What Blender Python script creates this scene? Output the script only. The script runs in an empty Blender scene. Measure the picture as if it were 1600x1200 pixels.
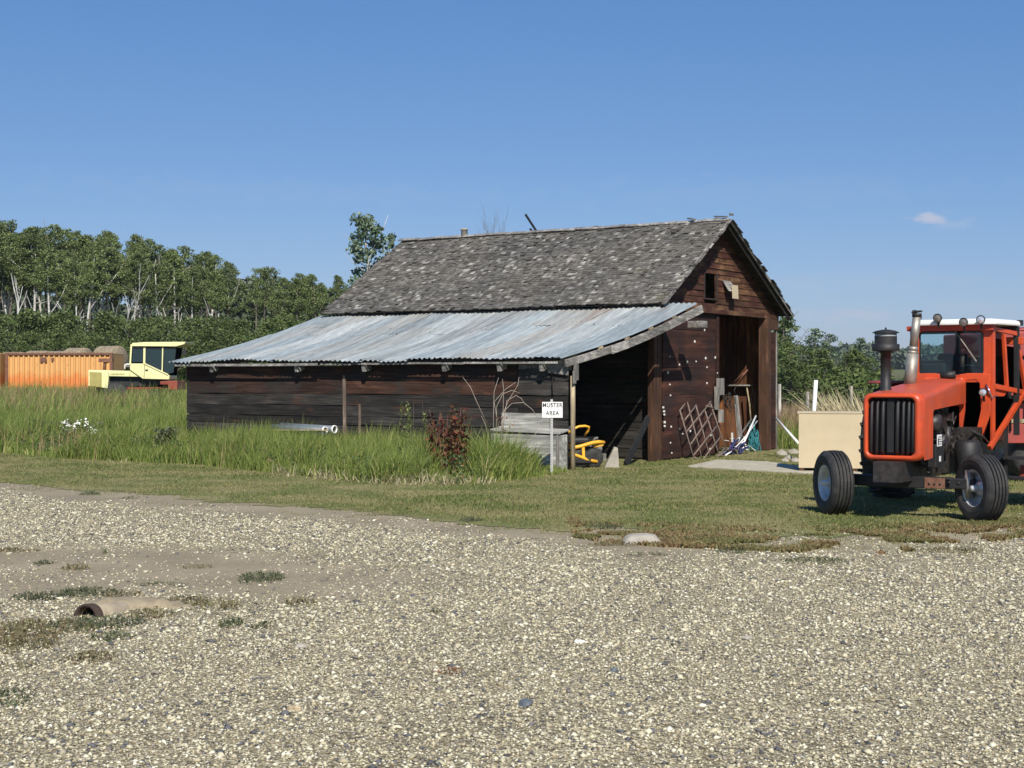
import bpy, math, random
import numpy as np
from mathutils import Vector, Matrix
random.seed(7)
RNG = np.random.default_rng(11)
R = math.radians
scene = bpy.context.scene
COL = scene.collection

# ------------------------------------------------------------------ camera
FPX, CX, YH, CAMH = 2311.0, 800.0, 592.0, 1.8
cam = bpy.data.cameras.new("camera")
cam.sensor_width = 36.0
cam.lens = FPX * 36.0 / 1600.0
cam.shift_y = -(600.0 - YH) / 1600.0
cam.clip_start = 0.1
cam.clip_end = 9000.0
cam_ob = bpy.data.objects.new("camera", cam)
COL.objects.link(cam_ob)
cam_ob.location = (0, 0, CAMH)
cam_ob.rotation_euler = (R(90), 0, 0)
scene.camera = cam_ob

# ------------------------------------------------------------------ world, sun, exposure
SUN_EL = R(41.5)
SUN_AZ = math.atan2(0.145, -0.989)            # towards the sun, clockwise from +Y
world = bpy.data.worlds.new("World")
scene.world = world
world.use_nodes = True
wn, wl = world.node_tree.nodes, world.node_tree.links
wn.clear()
wout = wn.new("ShaderNodeOutputWorld")
wbg = wn.new("ShaderNodeBackground")
wsky = wn.new("ShaderNodeTexSky")
wsky.sky_type = 'NISHITA'
wsky.sun_disc = False
wsky.sun_elevation = SUN_EL
wsky.sun_rotation = SUN_AZ
wsky.altitude = 600
wsky.air_density = 1.0
wsky.dust_density = 0.35
wsky.ozone_density = 3.2
wbg.inputs['Strength'].default_value = 0.07
wl.new(wbg.outputs[0], wout.inputs[0])
# small thin clouds low in the sky, laid out by direction
tc = wn.new("ShaderNodeTexCoord")
noi = wn.new("ShaderNodeTexNoise"); noi.inputs['Scale'].default_value = 60.0; noi.inputs['Detail'].default_value = 6.0
mp = wn.new("ShaderNodeMapping"); mp.inputs['Scale'].default_value = (1, 1, 3.0)
wl.new(tc.outputs['Generated'], mp.inputs[0]); wl.new(mp.outputs[0], noi.inputs['Vector'])
acc = None
for (px, py, hw, hh, s) in ((1452, 343, 36, 11, .85), (1345, 493, 55, 9, .5), (1478, 352, 40, 9, .2), (1255, 491, 45, 8, .22), (1520, 480, 60, 12, .18), (1180, 300, 300, 26, .07), (420, 300, 380, 22, .06), (1330, 440, 220, 16, .12), (1560, 530, 90, 10, .16)):
    d = Vector(((px - CX) / FPX, 1.0, (YH - py) / FPX)); d.normalize()
    sub = wn.new("ShaderNodeVectorMath"); sub.operation = 'SUBTRACT'; sub.inputs[1].default_value = d
    wl.new(tc.outputs['Generated'], sub.inputs[0])
    scl = wn.new("ShaderNodeVectorMath"); scl.operation = 'MULTIPLY'
    scl.inputs[1].default_value = (FPX / hw, FPX / hw, FPX / hh)
    wl.new(sub.outputs[0], scl.inputs[0])
    ln = wn.new("ShaderNodeVectorMath"); ln.operation = 'LENGTH'; wl.new(scl.outputs[0], ln.inputs[0])
    ad = wn.new("ShaderNodeMath"); ad.operation = 'MULTIPLY_ADD'; ad.inputs[1].default_value = 3.4; ad.inputs[2].default_value = -1.7
    wl.new(noi.outputs[0], ad.inputs[0])
    a2 = wn.new("ShaderNodeMath"); a2.operation = 'ADD'; wl.new(ln.outputs['Value'], a2.inputs[0]); wl.new(ad.outputs[0], a2.inputs[1])
    mr = wn.new("ShaderNodeMapRange"); mr.interpolation_type = 'SMOOTHSTEP'
    mr.inputs[1].default_value = 1.25; mr.inputs[2].default_value = 0.1; mr.inputs[3].default_value = 0; mr.inputs[4].default_value = s
    wl.new(a2.outputs[0], mr.inputs[0])
    if acc is None: acc = mr
    else:
        mx = wn.new("ShaderNodeMath"); mx.operation = 'MAXIMUM'
        wl.new(acc.outputs[0], mx.inputs[0]); wl.new(mr.outputs[0], mx.inputs[1]); acc = mx
wmix = wn.new("ShaderNodeMixRGB"); wmix.inputs[2].default_value = (6.6, 7.0, 8.6, 1)
wl.new(acc.outputs[0], wmix.inputs[0]); wflat = wn.new("ShaderNodeVectorMath"); wflat.operation = 'MULTIPLY_ADD'     # clear deep-blue prairie air
wflat.inputs[1].default_value = (.74, .68, .70); wflat.inputs[2].default_value = (-.08, 1.0, 3.1)
wl.new(wsky.outputs[0], wflat.inputs[0]); wl.new(wflat.outputs[0], wmix.inputs[1]); wl.new(wmix.outputs[0], wbg.inputs[0])

sun = bpy.data.lights.new("sun", 'SUN')
sun.energy = 5.0
sun.angle = R(0.55)
sun.color = (1.0, 0.94, 0.84)
sun_ob = bpy.data.objects.new("sun", sun)
COL.objects.link(sun_ob)
sdir = Vector((0.145 * math.cos(SUN_EL), -0.989 * math.cos(SUN_EL), math.sin(SUN_EL)))
sun_ob.rotation_euler = sdir.to_track_quat('Z', 'Y').to_euler()
sun_ob.location = (3, -15, 20)

scene.render.engine = 'CYCLES'
scene.view_settings.view_transform = 'Standard'
scene.view_settings.look = 'None'
scene.view_settings.exposure = 0.22
scene.view_settings.gamma = 1.0
scene.cycles.max_bounces = 6
scene.cycles.transparent_max_bounces = 8

# ------------------------------------------------------------------ helpers
def PD(px, py, D):
    return Vector(((px - CX) / FPX * D, D, CAMH - (py - YH) / FPX * D))

def PG(px, py, z=0.0):
    return PD(px, py, (CAMH - z) * FPX / (py - YH))

class MB:
    """collects shapes, linked as ONE mesh object"""
    def __init__(s): s.v = []; s.f = []; s.m = []; s.sm = []
    def add(s, vs, fs, mi=0, smooth=False):
        b = len(s.v); s.v.extend([tuple(v) for v in vs])
        s.f.extend([tuple(i + b for i in f) for f in fs]); s.m.extend([mi] * len(fs)); s.sm.extend([smooth] * len(fs))
        return s
    def box(s, c, d, rot=None, mi=0, taper=None):
        hx, hy, hz = d[0] / 2, d[1] / 2, d[2] / 2
        vs = [Vector((x, y, z)) for z in (-hz, hz) for y in (-hy, hy) for x in (-hx, hx)]
        if taper:
            for k in range(4, 8): vs[k].x *= taper; vs[k].y *= taper
        if rot is not None: vs = [rot @ v for v in vs]
        c = Vector(c)
        return s.add([v + c for v in vs], [(0, 2, 3, 1), (4, 5, 7, 6), (0, 1, 5, 4), (2, 6, 7, 3), (0, 4, 6, 2), (1, 3, 7, 5)], mi)
    def beam(s, a, b, w, h, up=(0, 0, 1), mi=0):
        a, b = Vector(a), Vector(b); d = b - a; L = d.length
        if L < 1e-6: return s
        d.normalize(); u = Vector(up)
        sd = d.cross(u)
        if sd.length < 1e-4: sd = d.cross(Vector((1, 0, 0)))
        sd.normalize(); u = sd.cross(d)
        vs = []
        for p in (a, b):
            for (i, j) in ((-1, -1), (1, -1), (1, 1), (-1, 1)): vs.append(p + sd * (i * w / 2) + u * (j * h / 2))
        return s.add(vs, [(3, 2, 1, 0), (4, 5, 6, 7), (0, 1, 5, 4), (1, 2, 6, 5), (2, 3, 7, 6), (3, 0, 4, 7)], mi)
    def tube(s, pts, r, n=8, mi=0, cap=True, smooth=True):
        pts = [Vector(p) for p in pts]
        rs = r if isinstance(r, (list, tuple)) else [r] * len(pts)
        vs = []; up = None
        for i, p in enumerate(pts):
            d = (pts[min(i + 1, len(pts) - 1)] - pts[max(i - 1, 0)]).normalized()
            if up is None:
                up = Vector((0, 0, 1)) if abs(d.z) < 0.9 else Vector((1, 0, 0))
            sd = d.cross(up)
            if sd.length < 1e-4: sd = d.cross(Vector((0, 1, 0)))
            sd.normalize(); uu = sd.cross(d); up = uu
            for k in range(n):
                a = 2 * math.pi * k / n
                vs.append(p + (sd * math.cos(a) + uu * math.sin(a)) * rs[i])
        fs = []
        for i in range(len(pts) - 1):
            for k in range(n):
                k2 = (k + 1) % n
                fs.append((i * n + k, i * n + k2, (i + 1) * n + k2, (i + 1) * n + k))
        s.add(vs, fs, mi, smooth)
        if cap:
            b = len(s.v) - len(vs)
            s.f.append(tuple(b + k for k in reversed(range(n)))); s.m.append(mi); s.sm.append(False)
            e = b + (len(pts) - 1) * n
            s.f.append(tuple(e + k for k in range(n))); s.m.append(mi); s.sm.append(False)
        return s
    def lathe(s, prof, M=None, n=32, mi=0, smooth=True, closed=False):
        """prof: list of (radius, height); turned about local z, moved by M"""
        M = M or Matrix.Identity(4); vs = []
        for (r, z) in prof:
            for k in range(n):
                a = 2 * math.pi * k / n
                vs.append(M @ Vector((r * math.cos(a), r * math.sin(a), z)))
        fs = []; m = len(prof)
        for i in range(m if closed else m - 1):
            j = (i + 1) % m
            for k in range(n):
                k2 = (k + 1) % n
                fs.append((i * n + k, i * n + k2, j * n + k2, j * n + k))
        return s.add(vs, fs, mi, smooth)
    def prism(s, poly, off, mi=0):
        """polygon (3D points) thickened by vector off"""
        n = len(poly); off = Vector(off)
        vs = [Vector(p) for p in poly] + [Vector(p) + off for p in poly]
        fs = [tuple(range(n)), tuple(reversed(range(n, 2 * n)))]
        for i in range(n):
            j = (i + 1) % n; fs.append((j, i, n + i, n + j))
        return s.add(vs, fs, mi)
    def build(s, name, mats, parent=None, bevel=0, solid=0, loc=None):
        me = bpy.data.meshes.new(name)
        me.from_pydata(s.v, [], s.f)
        if not isinstance(mats, (list, tuple)): mats = [mats]
        for m in mats: me.materials.append(m)
        me.polygons.foreach_set('material_index', s.m)
        me.polygons.foreach_set('use_smooth', s.sm)
        me.update()
        o = bpy.data.objects.new(name, me); COL.objects.link(o)
        if parent is not None: o.parent = parent
        if loc is not None: o.location = loc
        if solid:
            md = o.modifiers.new('solid', 'SOLIDIFY'); md.thickness = solid; md.offset = -1
        if bevel:
            md = o.modifiers.new('bevel', 'BEVEL'); md.width = bevel; md.segments = 2; md.limit_method = 'ANGLE'; md.angle_limit = R(40)
        return o

def np_mesh(name, V, F, mats, parent=None, smooth=False, mi=None, loc=None):
    """V (n,3) float, F (m,k) int"""
    me = bpy.data.meshes.new(name)
    V = np.ascontiguousarray(V, dtype=np.float32); F = np.ascontiguousarray(F, dtype=np.int32)
    m, k = F.shape
    me.vertices.add(len(V)); me.vertices.foreach_set('co', V.ravel())
    me.loops.add(m * k); me.loops.foreach_set('vertex_index', F.ravel())
    me.polygons.add(m); me.polygons.foreach_set('loop_start', np.arange(0, m * k, k, dtype=np.int32))
    try: me.polygons.foreach_set('loop_total', np.full(m, k, dtype=np.int32))
    except Exception: pass
    if smooth: me.polygons.foreach_set('use_smooth', np.ones(m, dtype=bool))
    if not isinstance(mats, (list, tuple)): mats = [mats]
    for t in mats: me.materials.append(t)
    if mi is not None: me.polygons.foreach_set('material_index', np.asarray(mi, dtype=np.int32))
    me.update(calc_edges=True)
    o = bpy.data.objects.new(name, me); COL.objects.link(o)
    if parent is not None: o.parent = parent
    if loc is not None: o.location = loc
    return o

def tag(o, label=None, cat=None, group=None, kind=None):
    if label: o['label'] = label
    if cat: o['category'] = cat
    if group: o['group'] = group
    if kind: o['kind'] = kind
    return o

def thing(name, label, cat, loc=(0, 0, 0), rz=0.0, group=None):
    o = bpy.data.objects.new(name, None); COL.objects.link(o)
    o.empty_display_size = 0.2
    o.location = loc; o.rotation_euler = (0, 0, rz)
    return tag(o, label, cat, group)

def dup(root, loc, rz=0.0, sc=1.0, label=None, cat=None, group=None):
    r = root.copy(); COL.objects.link(r); r.location = loc; r.rotation_euler = (0, 0, rz)
    r.scale = (sc, sc, sc) if not isinstance(sc, tuple) else sc
    if label: r['label'] = label
    if cat: r['category'] = cat
    if group: r['group'] = group
    for ch in list(root.children):
        c = ch.copy(); COL.objects.link(c); c.parent = r
        for g in list(ch.children):
            e = g.copy(); COL.objects.link(e); e.parent = c
    return r

# ------------------------------------------------------------------ materials
def new_mat(name):
    m = bpy.data.materials.new(name); m.use_nodes = True
    nt = m.node_tree; b = nt.nodes['Principled BSDF']
    return m, nt, nt.nodes, nt.links, b

def ramp(n, stops, interp='LINEAR'):
    r = n.new('ShaderNodeValToRGB'); e = r.color_ramp.elements
    r.color_ramp.interpolation = interp
    while len(e) > len(stops): e.remove(e[-1])
    while len(e) < len(stops): e.new(0.5)
    for i, (p, c) in enumerate(stops):
        e[i].position = p; e[i].color = (c[0], c[1], c[2], 1)
    return r

def noise(n, l, scale, detail=4, vec=None, rough=0.55, dist=0.0, stretch=None):
    t = n.new('ShaderNodeTexNoise'); t.inputs['Scale'].default_value = scale
    t.inputs['Detail'].default_value = detail; t.inputs['Roughness'].default_value = rough
    t.inputs['Distortion'].default_value = dist
    if vec is None:
        c = n.new('ShaderNodeTexCoord'); vec = c.outputs['Object']
    if stretch:
        mpn = n.new('ShaderNodeMapping'); mpn.inputs['Scale'].default_value = stretch
        l.new(vec, mpn.inputs[0]); vec = mpn.outputs[0]
    l.new(vec, t.inputs['Vector'])
    return t

def mixc(n, l, fac, a, b, mode='MIX'):
    m = n.new('ShaderNodeMixRGB'); m.blend_type = mode
    for i, x in ((0, fac), (1, a), (2, b)):
        if isinstance(x, (int, float)): m.inputs[i].default_value = x
        elif isinstance(x, tuple): m.inputs[i].default_value = (x[0], x[1], x[2], 1)
        else: l.new(x, m.inputs[i])
    return m.outputs[0]

def bump(n, l, b, h, strength=0.3, dist=0.01):
    bp = n.new('ShaderNodeBump'); bp.inputs['Strength'].default_value = strength; bp.inputs['Distance'].default_value = dist
    l.new(h, bp.inputs['Height']); l.new(bp.outputs[0], b.inputs['Normal'])

def mat_plain(name, col, rough=0.5, metal=0.0, var=0.12, scale=6.0, dirt=None, dirt_amt=0.35, bmp=0.0, spec=0.5):
    m, nt, n, l, b = new_mat(name)
    t = noise(n, l, scale, 5)
    lo = tuple(c * (1 - var) for c in col); hi = tuple(min(1, c * (1 + var)) for c in col)
    r = ramp(n, [(0.3, lo), (0.7, hi)]); l.new(t.outputs[0], r.inputs[0])
    out = r.outputs[0]
    if dirt:
        t2 = noise(n, l, scale * 0.6, 8, rough=0.7)
        r2 = ramp(n, [(0.45, (0, 0, 0)), (0.72, (dirt_amt,) * 3)]); l.new(t2.outputs[0], r2.inputs[0])
        out = mixc(n, l, r2.outputs[0], out, dirt)
    l.new(out, b.inputs['Base Color'])
    b.inputs['Roughness'].default_value = rough; b.inputs['Metallic'].default_value = metal
    b.inputs['Specular IOR Level'].default_value = spec
    if bmp: bump(n, l, b, t.outputs[0], bmp, 0.01)
    return m

def mat_wood(name, stops, axis='x', grain=28.0, paint=None, paint_range=(0.5, 0.6), rough=0.85, pscale=2.5, bs=0.5):
    """weathered boards: colour per board, grain along the axis, optional old paint"""
    m, nt, n, l, b = new_mat(name)
    g = n.new('ShaderNodeNewGeometry'); tcn = n.new('ShaderNodeTexCoord')
    st = {'x': (0.05, 1, 1), 'y': (1, 0.05, 1), 'z': (1, 1, 0.05)}[axis]
    addv = n.new('ShaderNodeVectorMath'); addv.operation = 'ADD'
    sc = n.new('ShaderNodeVectorMath'); sc.operation = 'SCALE'; sc.inputs[0].default_value = (7, 13, 5)
    l.new(g.outputs['Random Per Island'], sc.inputs['Scale']); l.new(tcn.outputs['Object'], addv.inputs[0]); l.new(sc.outputs[0], addv.inputs[1])
    t = noise(n, l, grain, 6, addv.outputs[0], 0.65, 0.6, st)
    t2 = noise(n, l, 3.0, 5, addv.outputs[0], 0.6, 0.3, tuple(0.4 if s < 1 else 1.0 for s in st))
    base = ramp(n, stops); l.new(g.outputs['Random Per Island'], base.inputs[0])
    out = base.outputs[0]
    gr = ramp(n, [(0.28, (0.22,) * 3), (0.5, (0.85,) * 3), (0.72, (1.9,) * 3)]); l.new(t.outputs[0], gr.inputs[0])
    out = mixc(n, l, 0.85, out, gr.outputs[0], 'MULTIPLY')
    g2 = ramp(n, [(0.3, (0.45,) * 3), (0.55, (1.0,) * 3), (0.72, (2.0,) * 3)]); l.new(t2.outputs[0], g2.inputs[0])
    out = mixc(n, l, 0.8, out, g2.outputs[0], 'MULTIPLY')
    if paint:
        t3 = noise(n, l, pscale, 8, addv.outputs[0], 0.7, 0.2, tuple(0.45 if s < 1 else 1.0 for s in st))
        pr = ramp(n, [(paint_range[0], (0, 0, 0)), (paint_range[1], (0.85,) * 3)]); l.new(t3.outputs[0], pr.inputs[0])
        pc = mixc(n, l, 0.5, paint, gr.outputs[0], 'MULTIPLY')
        out = mixc(n, l, pr.outputs[0], out, pc)
    l.new(out, b.inputs['Base Color']); b.inputs['Roughness'].default_value = rough
    b.inputs['Specular IOR Level'].default_value = 0.25
    bump(n, l, b, t.outputs[0], bs, 0.012)
    return m

def mat_leaf(name, stops, patch=None, pscale=0.35, rough=0.6, trans=0.25):
    m, nt, n, l, b = new_mat(name)
    g = n.new('ShaderNodeNewGeometry'); oi = n.new('ShaderNodeObjectInfo')
    r = ramp(n, stops); l.new(g.outputs['Random Per Island'], r.inputs[0])
    out = r.outputs[0]
    if patch:
        t = noise(n, l, pscale, 3)
        pr = ramp(n, [(0.42, (0, 0, 0)), (0.62, (0.75,) * 3)]); l.new(t.outputs[0], pr.inputs[0])
        out = mixc(n, l, pr.outputs[0], out, patch)
    hv = n.new('ShaderNodeHueSaturation')
    mr = n.new('ShaderNodeMapRange'); mr.inputs[3].default_value = 0.8; mr.inputs[4].default_value = 1.25
    l.new(oi.outputs['Random'], mr.inputs[0]); l.new(mr.outputs[0], hv.inputs['Value']); l.new(out, hv.inputs['Color'])
    l.new(hv.outputs[0], b.inputs['Base Color'])
    b.inputs['Roughness'].default_value = rough; b.inputs['Specular IOR Level'].default_value = 0.3
    if trans:
        tr = n.new('ShaderNodeBsdfTranslucent'); mx = n.new('ShaderNodeMixShader'); mx.inputs[0].default_value = trans
        l.new(hv.outputs[0], tr.inputs[0]); l.new(b.outputs[0], mx.inputs[1]); l.new(tr.outputs[0], mx.inputs[2])
        l.new(mx.outputs[0], n['Material Output'].inputs[0])
    return m

def mat_glass(name, col=(0.25, 0.33, 0.36), ior=1.5):
    m, nt, n, l, b = new_mat(name)
    gl = n.new('ShaderNodeBsdfGlossy'); gl.inputs['Roughness'].default_value = 0.04; gl.inputs[0].default_value = (0.9, 0.95, 1, 1)
    tr = n.new('ShaderNodeBsdfTransparent'); tr.inputs[0].default_value = (col[0], col[1], col[2], 1)
    fr = n.new('ShaderNodeFresnel'); fr.inputs[0].default_value = ior
    ml = n.new('ShaderNodeMath'); ml.operation = 'MULTIPLY_ADD'; ml.inputs[1].default_value = 0.9; ml.inputs[2].default_value = 0.02
    l.new(fr.outputs[0], ml.inputs[0])
    ge = n.new('ShaderNodeNewGeometry'); fb = n.new('ShaderNodeMath'); fb.operation = 'SUBTRACT'; fb.inputs[0].default_value = 1.0; l.new(ge.outputs['Backfacing'], fb.inputs[1])
    m2 = n.new('ShaderNodeMath'); m2.operation = 'MULTIPLY'; l.new(ml.outputs[0], m2.inputs[0]); l.new(fb.outputs[0], m2.inputs[1])
    mx = n.new('ShaderNodeMixShader'); l.new(m2.outputs[0], mx.inputs[0]); l.new(tr.outputs[0], mx.inputs[1]); l.new(gl.outputs[0], mx.inputs[2])
    l.new(mx.outputs[0], n['Material Output'].inputs[0])
    return m

M = {}
M['orange'] = mat_plain('tractor_orange_paint', (0.56, 0.072, 0.018), 0.38, 0, 0.12, 4, (0.26, 0.055, 0.04), 0.5)
M['orange_hood'] = mat_plain('sun_faded_hood_paint', (0.52, 0.072, 0.02), 0.42, 0, 0.14, 2.2, (0.30, 0.085, 0.06), 0.75)
M['orange_old'] = mat_plain('faded_orange_paint', (0.42, 0.05, 0.025), 0.5, 0, 0.18, 4, (0.2, 0.06, 0.04), 0.4)
M['black'] = mat_plain('black_painted_metal', (0.012, 0.012, 0.013), 0.58, 0, 0.3, 9, (0.06, 0.05, 0.04), 0.25)
M['rubber'] = mat_plain('tyre_rubber', (0.02, 0.02, 0.021), 0.75, 0, 0.25, 12, (0.11, 0.10, 0.085), 0.4, 0.15)
M['rim'] = mat_plain('silver_rim_paint', (0.62, 0.63, 0.64), 0.4, 0.35, 0.15, 8, (0.12, 0.10, 0.08), 0.55)
M['chrome'] = mat_plain('lamp_chrome', (0.8, 0.8, 0.8), 0.12, 1.0, 0.02, 8)
M['steel'] = mat_plain('weathered_steel', (0.34, 0.32, 0.28), 0.55, 0.6, 0.25, 10, (0.15, 0.08, 0.05), 0.4)
M['white'] = mat_plain('white_paint', (0.78, 0.78, 0.76), 0.45, 0, 0.05, 5, (0.35, 0.33, 0.3), 0.2)
M['white_pvc'] = mat_plain('white_plastic', (0.82, 0.82, 0.8), 0.35, 0, 0.04, 5)
M['engine'] = mat_plain('oily_engine_metal', (0.03, 0.027, 0.026), 0.5, 0.2, 0.6, 14, (0.13, 0.09, 0.07), 0.3, 0.3)
M['rust'] = mat_plain('rusty_steel', (0.16, 0.07, 0.045), 0.8, 0.1, 0.4, 12, (0.30, 0.17, 0.10), 0.5, 0.3)
M['glass'] = mat_glass('cab_glass', (0.74, 0.88, 0.90))
M['glass_dark'] = mat_glass('smoked_cab_glass', (0.06, 0.07, 0.07), 1.2)
M['glass_mid'] = mat_glass('reflection_toned_side_glass', (0.34, 0.28, 0.27), 1.12)  # reddish dark tint stands in for the reflection in the pane
M['plywood'] = mat_plain('pale_plywood', (0.52, 0.43, 0.285), 0.75, 0, 0.07, 1.8, (0.40, 0.31, 0.19), 0.35, 0.05)
M['concrete'] = mat_plain('worn_concrete', (0.36, 0.33, 0.28), 0.9, 0, 0.2, 7, (0.18, 0.15, 0.11), 0.5, 0.3)
M['yellow'] = mat_plain('yellow_mower_paint', (0.80, 0.42, 0.04), 0.35, 0, 0.06, 8)
M['cream'] = mat_plain('cream_yellow_paint', (0.76, 0.73, 0.38), 0.45, 0, 0.06, 3, (0.5, 0.45, 0.2), 0.3)
M['maroon'] = mat_plain('dull_red_paint', (0.32, 0.055, 0.045), 0.5, 0, 0.15, 3, (0.18, 0.08, 0.06), 0.5)
M['redpaint'] = mat_plain('header_red_paint', (0.25, 0.05, 0.028), 0.5, 0, 0.15, 3, (0.18, 0.08, 0.06), 0.4)
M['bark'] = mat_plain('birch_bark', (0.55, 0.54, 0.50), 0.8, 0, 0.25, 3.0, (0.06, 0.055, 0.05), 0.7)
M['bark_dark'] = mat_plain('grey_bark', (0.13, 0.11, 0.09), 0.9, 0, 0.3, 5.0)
M['postwood'] = mat_wood('peeled_pole_wood', [(0, (0.34, 0.27, 0.17)), (1, (0.42, 0.34, 0.22))], 'z', 20)
M['greywood_x'] = mat_wood('grey_weathered_timber', [(0, (0.20, 0.19, 0.175)), (1, (0.30, 0.285, 0.26))], 'x', 22)
M['greywood_z'] = mat_wood('grey_weathered_upright', [(0, (0.20, 0.185, 0.165)), (1, (0.30, 0.28, 0.25))], 'z', 22)
M['wall_y'] = mat_wood('dark_weathered_boards', [(0, (0.024, 0.022, 0.020)), (0.5, (0.040, 0.036, 0.032)), (1, (0.068, 0.062, 0.056))], 'y', 26, (0.085, 0.036, 0.022), (0.56, 0.68))
M['wall_y_red'] = mat_wood('red_stained_boards', [(0, (0.042, 0.022, 0.016)), (0.5, (0.070, 0.032, 0.020)), (1, (0.034, 0.025, 0.020))], 'y', 26, (0.034, 0.029, 0.026), (0.46, 0.58))
M['gable_x'] = mat_wood('worn_red_gable_siding', [(0, (0.10, 0.044, 0.022)), (0.5, (0.17, 0.09, 0.045)), (1, (0.075, 0.036, 0.021))], 'x', 30, (0.052, 0.016, 0.013), (0.44, 0.54), pscale=3.4)
M['door_x'] = mat_wood('dark_red_plywood_door', [(0, (0.046, 0.019, 0.014)), (1, (0.072, 0.028, 0.018))], 'x', 9, (0.026, 0.017, 0.015), (0.46, 0.6), pscale=1.4)
M['post_red'] = mat_wood('brown_stained_post', [(0, (0.085, 0.042, 0.025)), (1, (0.13, 0.066, 0.036))], 'z', 24, (0.045, 0.024, 0.017), (0.45, 0.65))
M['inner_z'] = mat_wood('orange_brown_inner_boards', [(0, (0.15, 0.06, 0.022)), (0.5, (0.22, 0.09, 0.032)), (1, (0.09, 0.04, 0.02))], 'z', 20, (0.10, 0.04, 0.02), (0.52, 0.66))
M['inner_dark'] = mat_wood('shade_toned_inner_boards', [(0, (0.022, 0.02, 0.018)), (1, (0.042, 0.037, 0.032))], 'y', 20)  # near-black tone builds the interior's deep shade into the boards

def mat_shingle():
    m, nt, n, l, b = new_mat('weathered_wood_shingles')
    g = n.new('ShaderNodeNewGeometry')
    r = ramp(n, [(0, (0.072, 0.068, 0.062)), (0.3, (0.110, 0.105, 0.096)), (0.75, (0.148, 0.142, 0.130)), (0.93, (0.20, 0.192, 0.178)), (1.0, (0.38, 0.37, 0.345))])
    l.new(g.outputs['Random Per Island'], r.inputs[0])
    t = noise(n, l, 40, 5, stretch=(0.12, 1, 0.12)); gr = ramp(n, [(0.3, (0.6,) * 3), (0.7, (1.3,) * 3)]); l.new(t.outputs[0], gr.inputs[0])
    t2 = noise(n, l, 0.7, 5); g2 = ramp(n, [(0.35, (0.84, 0.83, 0.82)), (0.65, (1.12, 1.08, 1.02))]); l.new(t2.outputs[0], g2.inputs[0])
    out = mixc(n, l, 0.9, r.outputs[0], gr.outputs[0], 'MULTIPLY'); out = mixc(n, l, 1.0, out, g2.outputs[0], 'MULTIPLY')
    t3 = noise(n, l, 1.6, 7); g3 = ramp(n, [(0.66, (0, 0, 0)), (0.78, (0.4,) * 3)]); l.new(t3.outputs[0], g3.inputs[0])
    out = mixc(n, l, g3.outputs[0], out, (0.15, 0.14, 0.06))
    l.new(out, b.inputs['Base Color']); b.inputs['Roughness'].default_value = 0.9; b.inputs['Specular IOR Level'].default_value = 0.15
    bump(n, l, b, t.outputs[0], 0.5, 0.01)
    return m
M['shingle'] = mat_shingle()

def mat_tin():
    m, nt, n, l, b = new_mat('corrugated_galvanised_tin')
    g = n.new('ShaderNodeNewGeometry')
    r = ramp(n, [(0, (0.30, 0.345, 0.35)), (0.3, (0.42, 0.44, 0.425)), (0.55, (0.27, 0.315, 0.33)), (0.8, (0.35, 0.345, 0.315)), (1.0, (0.25, 0.28, 0.285))])
    l.new(g.outputs['Random Per Island'], r.inputs[0])
    t = noise(n, l, 5.0, 6, rough=0.7, stretch=(0.10, 1.3, 0.1)); st = ramp(n, [(0.3, (0.55,) * 3), (0.5, (0.95,) * 3), (0.7, (1.4,) * 3)]); l.new(t.outputs[0], st.inputs[0])
    out = mixc(n, l, 0.85, r.outputs[0], st.outputs[0], 'MULTIPLY')
    t2 = noise(n, l, 1.3, 7, rough=0.65, stretch=(0.22, 1.0, 0.2)); st2 = ramp(n, [(0.54, (0, 0, 0)), (0.70, (0.6,) * 3)]); l.new(t2.outputs[0], st2.inputs[0])
    # rust grows towards the top of the sheets
    tcn = n.new('ShaderNodeTexCoord'); sp = n.new('ShaderNodeSeparateXYZ'); l.new(tcn.outputs['Object'], sp.inputs[0])
    mr = n.new('ShaderNodeMapRange'); mr.inputs[1].default_value = 1.0; mr.inputs[2].default_value = 3.4; mr.inputs[3].default_value = 0.12; mr.inputs[4].default_value = 1.0
    l.new(sp.outputs[0], mr.inputs[0])
    ml = n.new('ShaderNodeMath'); ml.operation = 'MULTIPLY'; l.new(mr.outputs[0], ml.inputs[0]); l.new(st2.outputs[0], ml.inputs[1])
    out = mixc(n, l, ml.outputs[0], out, (0.22, 0.12, 0.075))
    l.new(out, b.inputs['Base Color']); b.inputs['Roughness'].default_value = 0.42; b.inputs['Metallic'].default_value = 0.15
    return m
M['tin'] = mat_tin()

def mat_container():
    m, nt, n, l, b = new_mat('faded_orange_container_paint')
    tcn = n.new('ShaderNodeTexCoord'); sp = n.new('ShaderNodeSeparateXYZ'); l.new(tcn.outputs['Object'], sp.inputs[0])
    t = noise(n, l, 2.0, 6, stretch=(1, 1, 0.4))
    ad = n.new('ShaderNodeMath'); ad.operation = 'MULTIPLY_ADD'; ad.inputs[1].default_value = 0.9; l.new(t.outputs[0], ad.inputs[0]); l.new(sp.outputs[2], ad.inputs[2])
    r = ramp(n, [(0.55, (0.60, 0.215, 0.055)), (0.68, (0.62, 0.34, 0.12))])
    dv = n.new('ShaderNodeMath'); dv.operation = 'DIVIDE'; dv.inputs[1].default_value = 3.0; l.new(ad.outputs[0], dv.inputs[0]); l.new(dv.outputs[0], r.inputs[0])
    t2 = noise(n, l, 3.5, 8, rough=0.75); r2 = ramp(n, [(0.58, (0, 0, 0)), (0.68, (0.9,) * 3)]); l.new(t2.outputs[0], r2.inputs[0])
    out = mixc(n, l, r2.outputs[0], r.outputs[0], (0.20, 0.08, 0.04))
    l.new(out, b.inputs['Base Color']); b.inputs['Roughness'].default_value = 0.6
    return m
M['container'] = mat_container()
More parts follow.
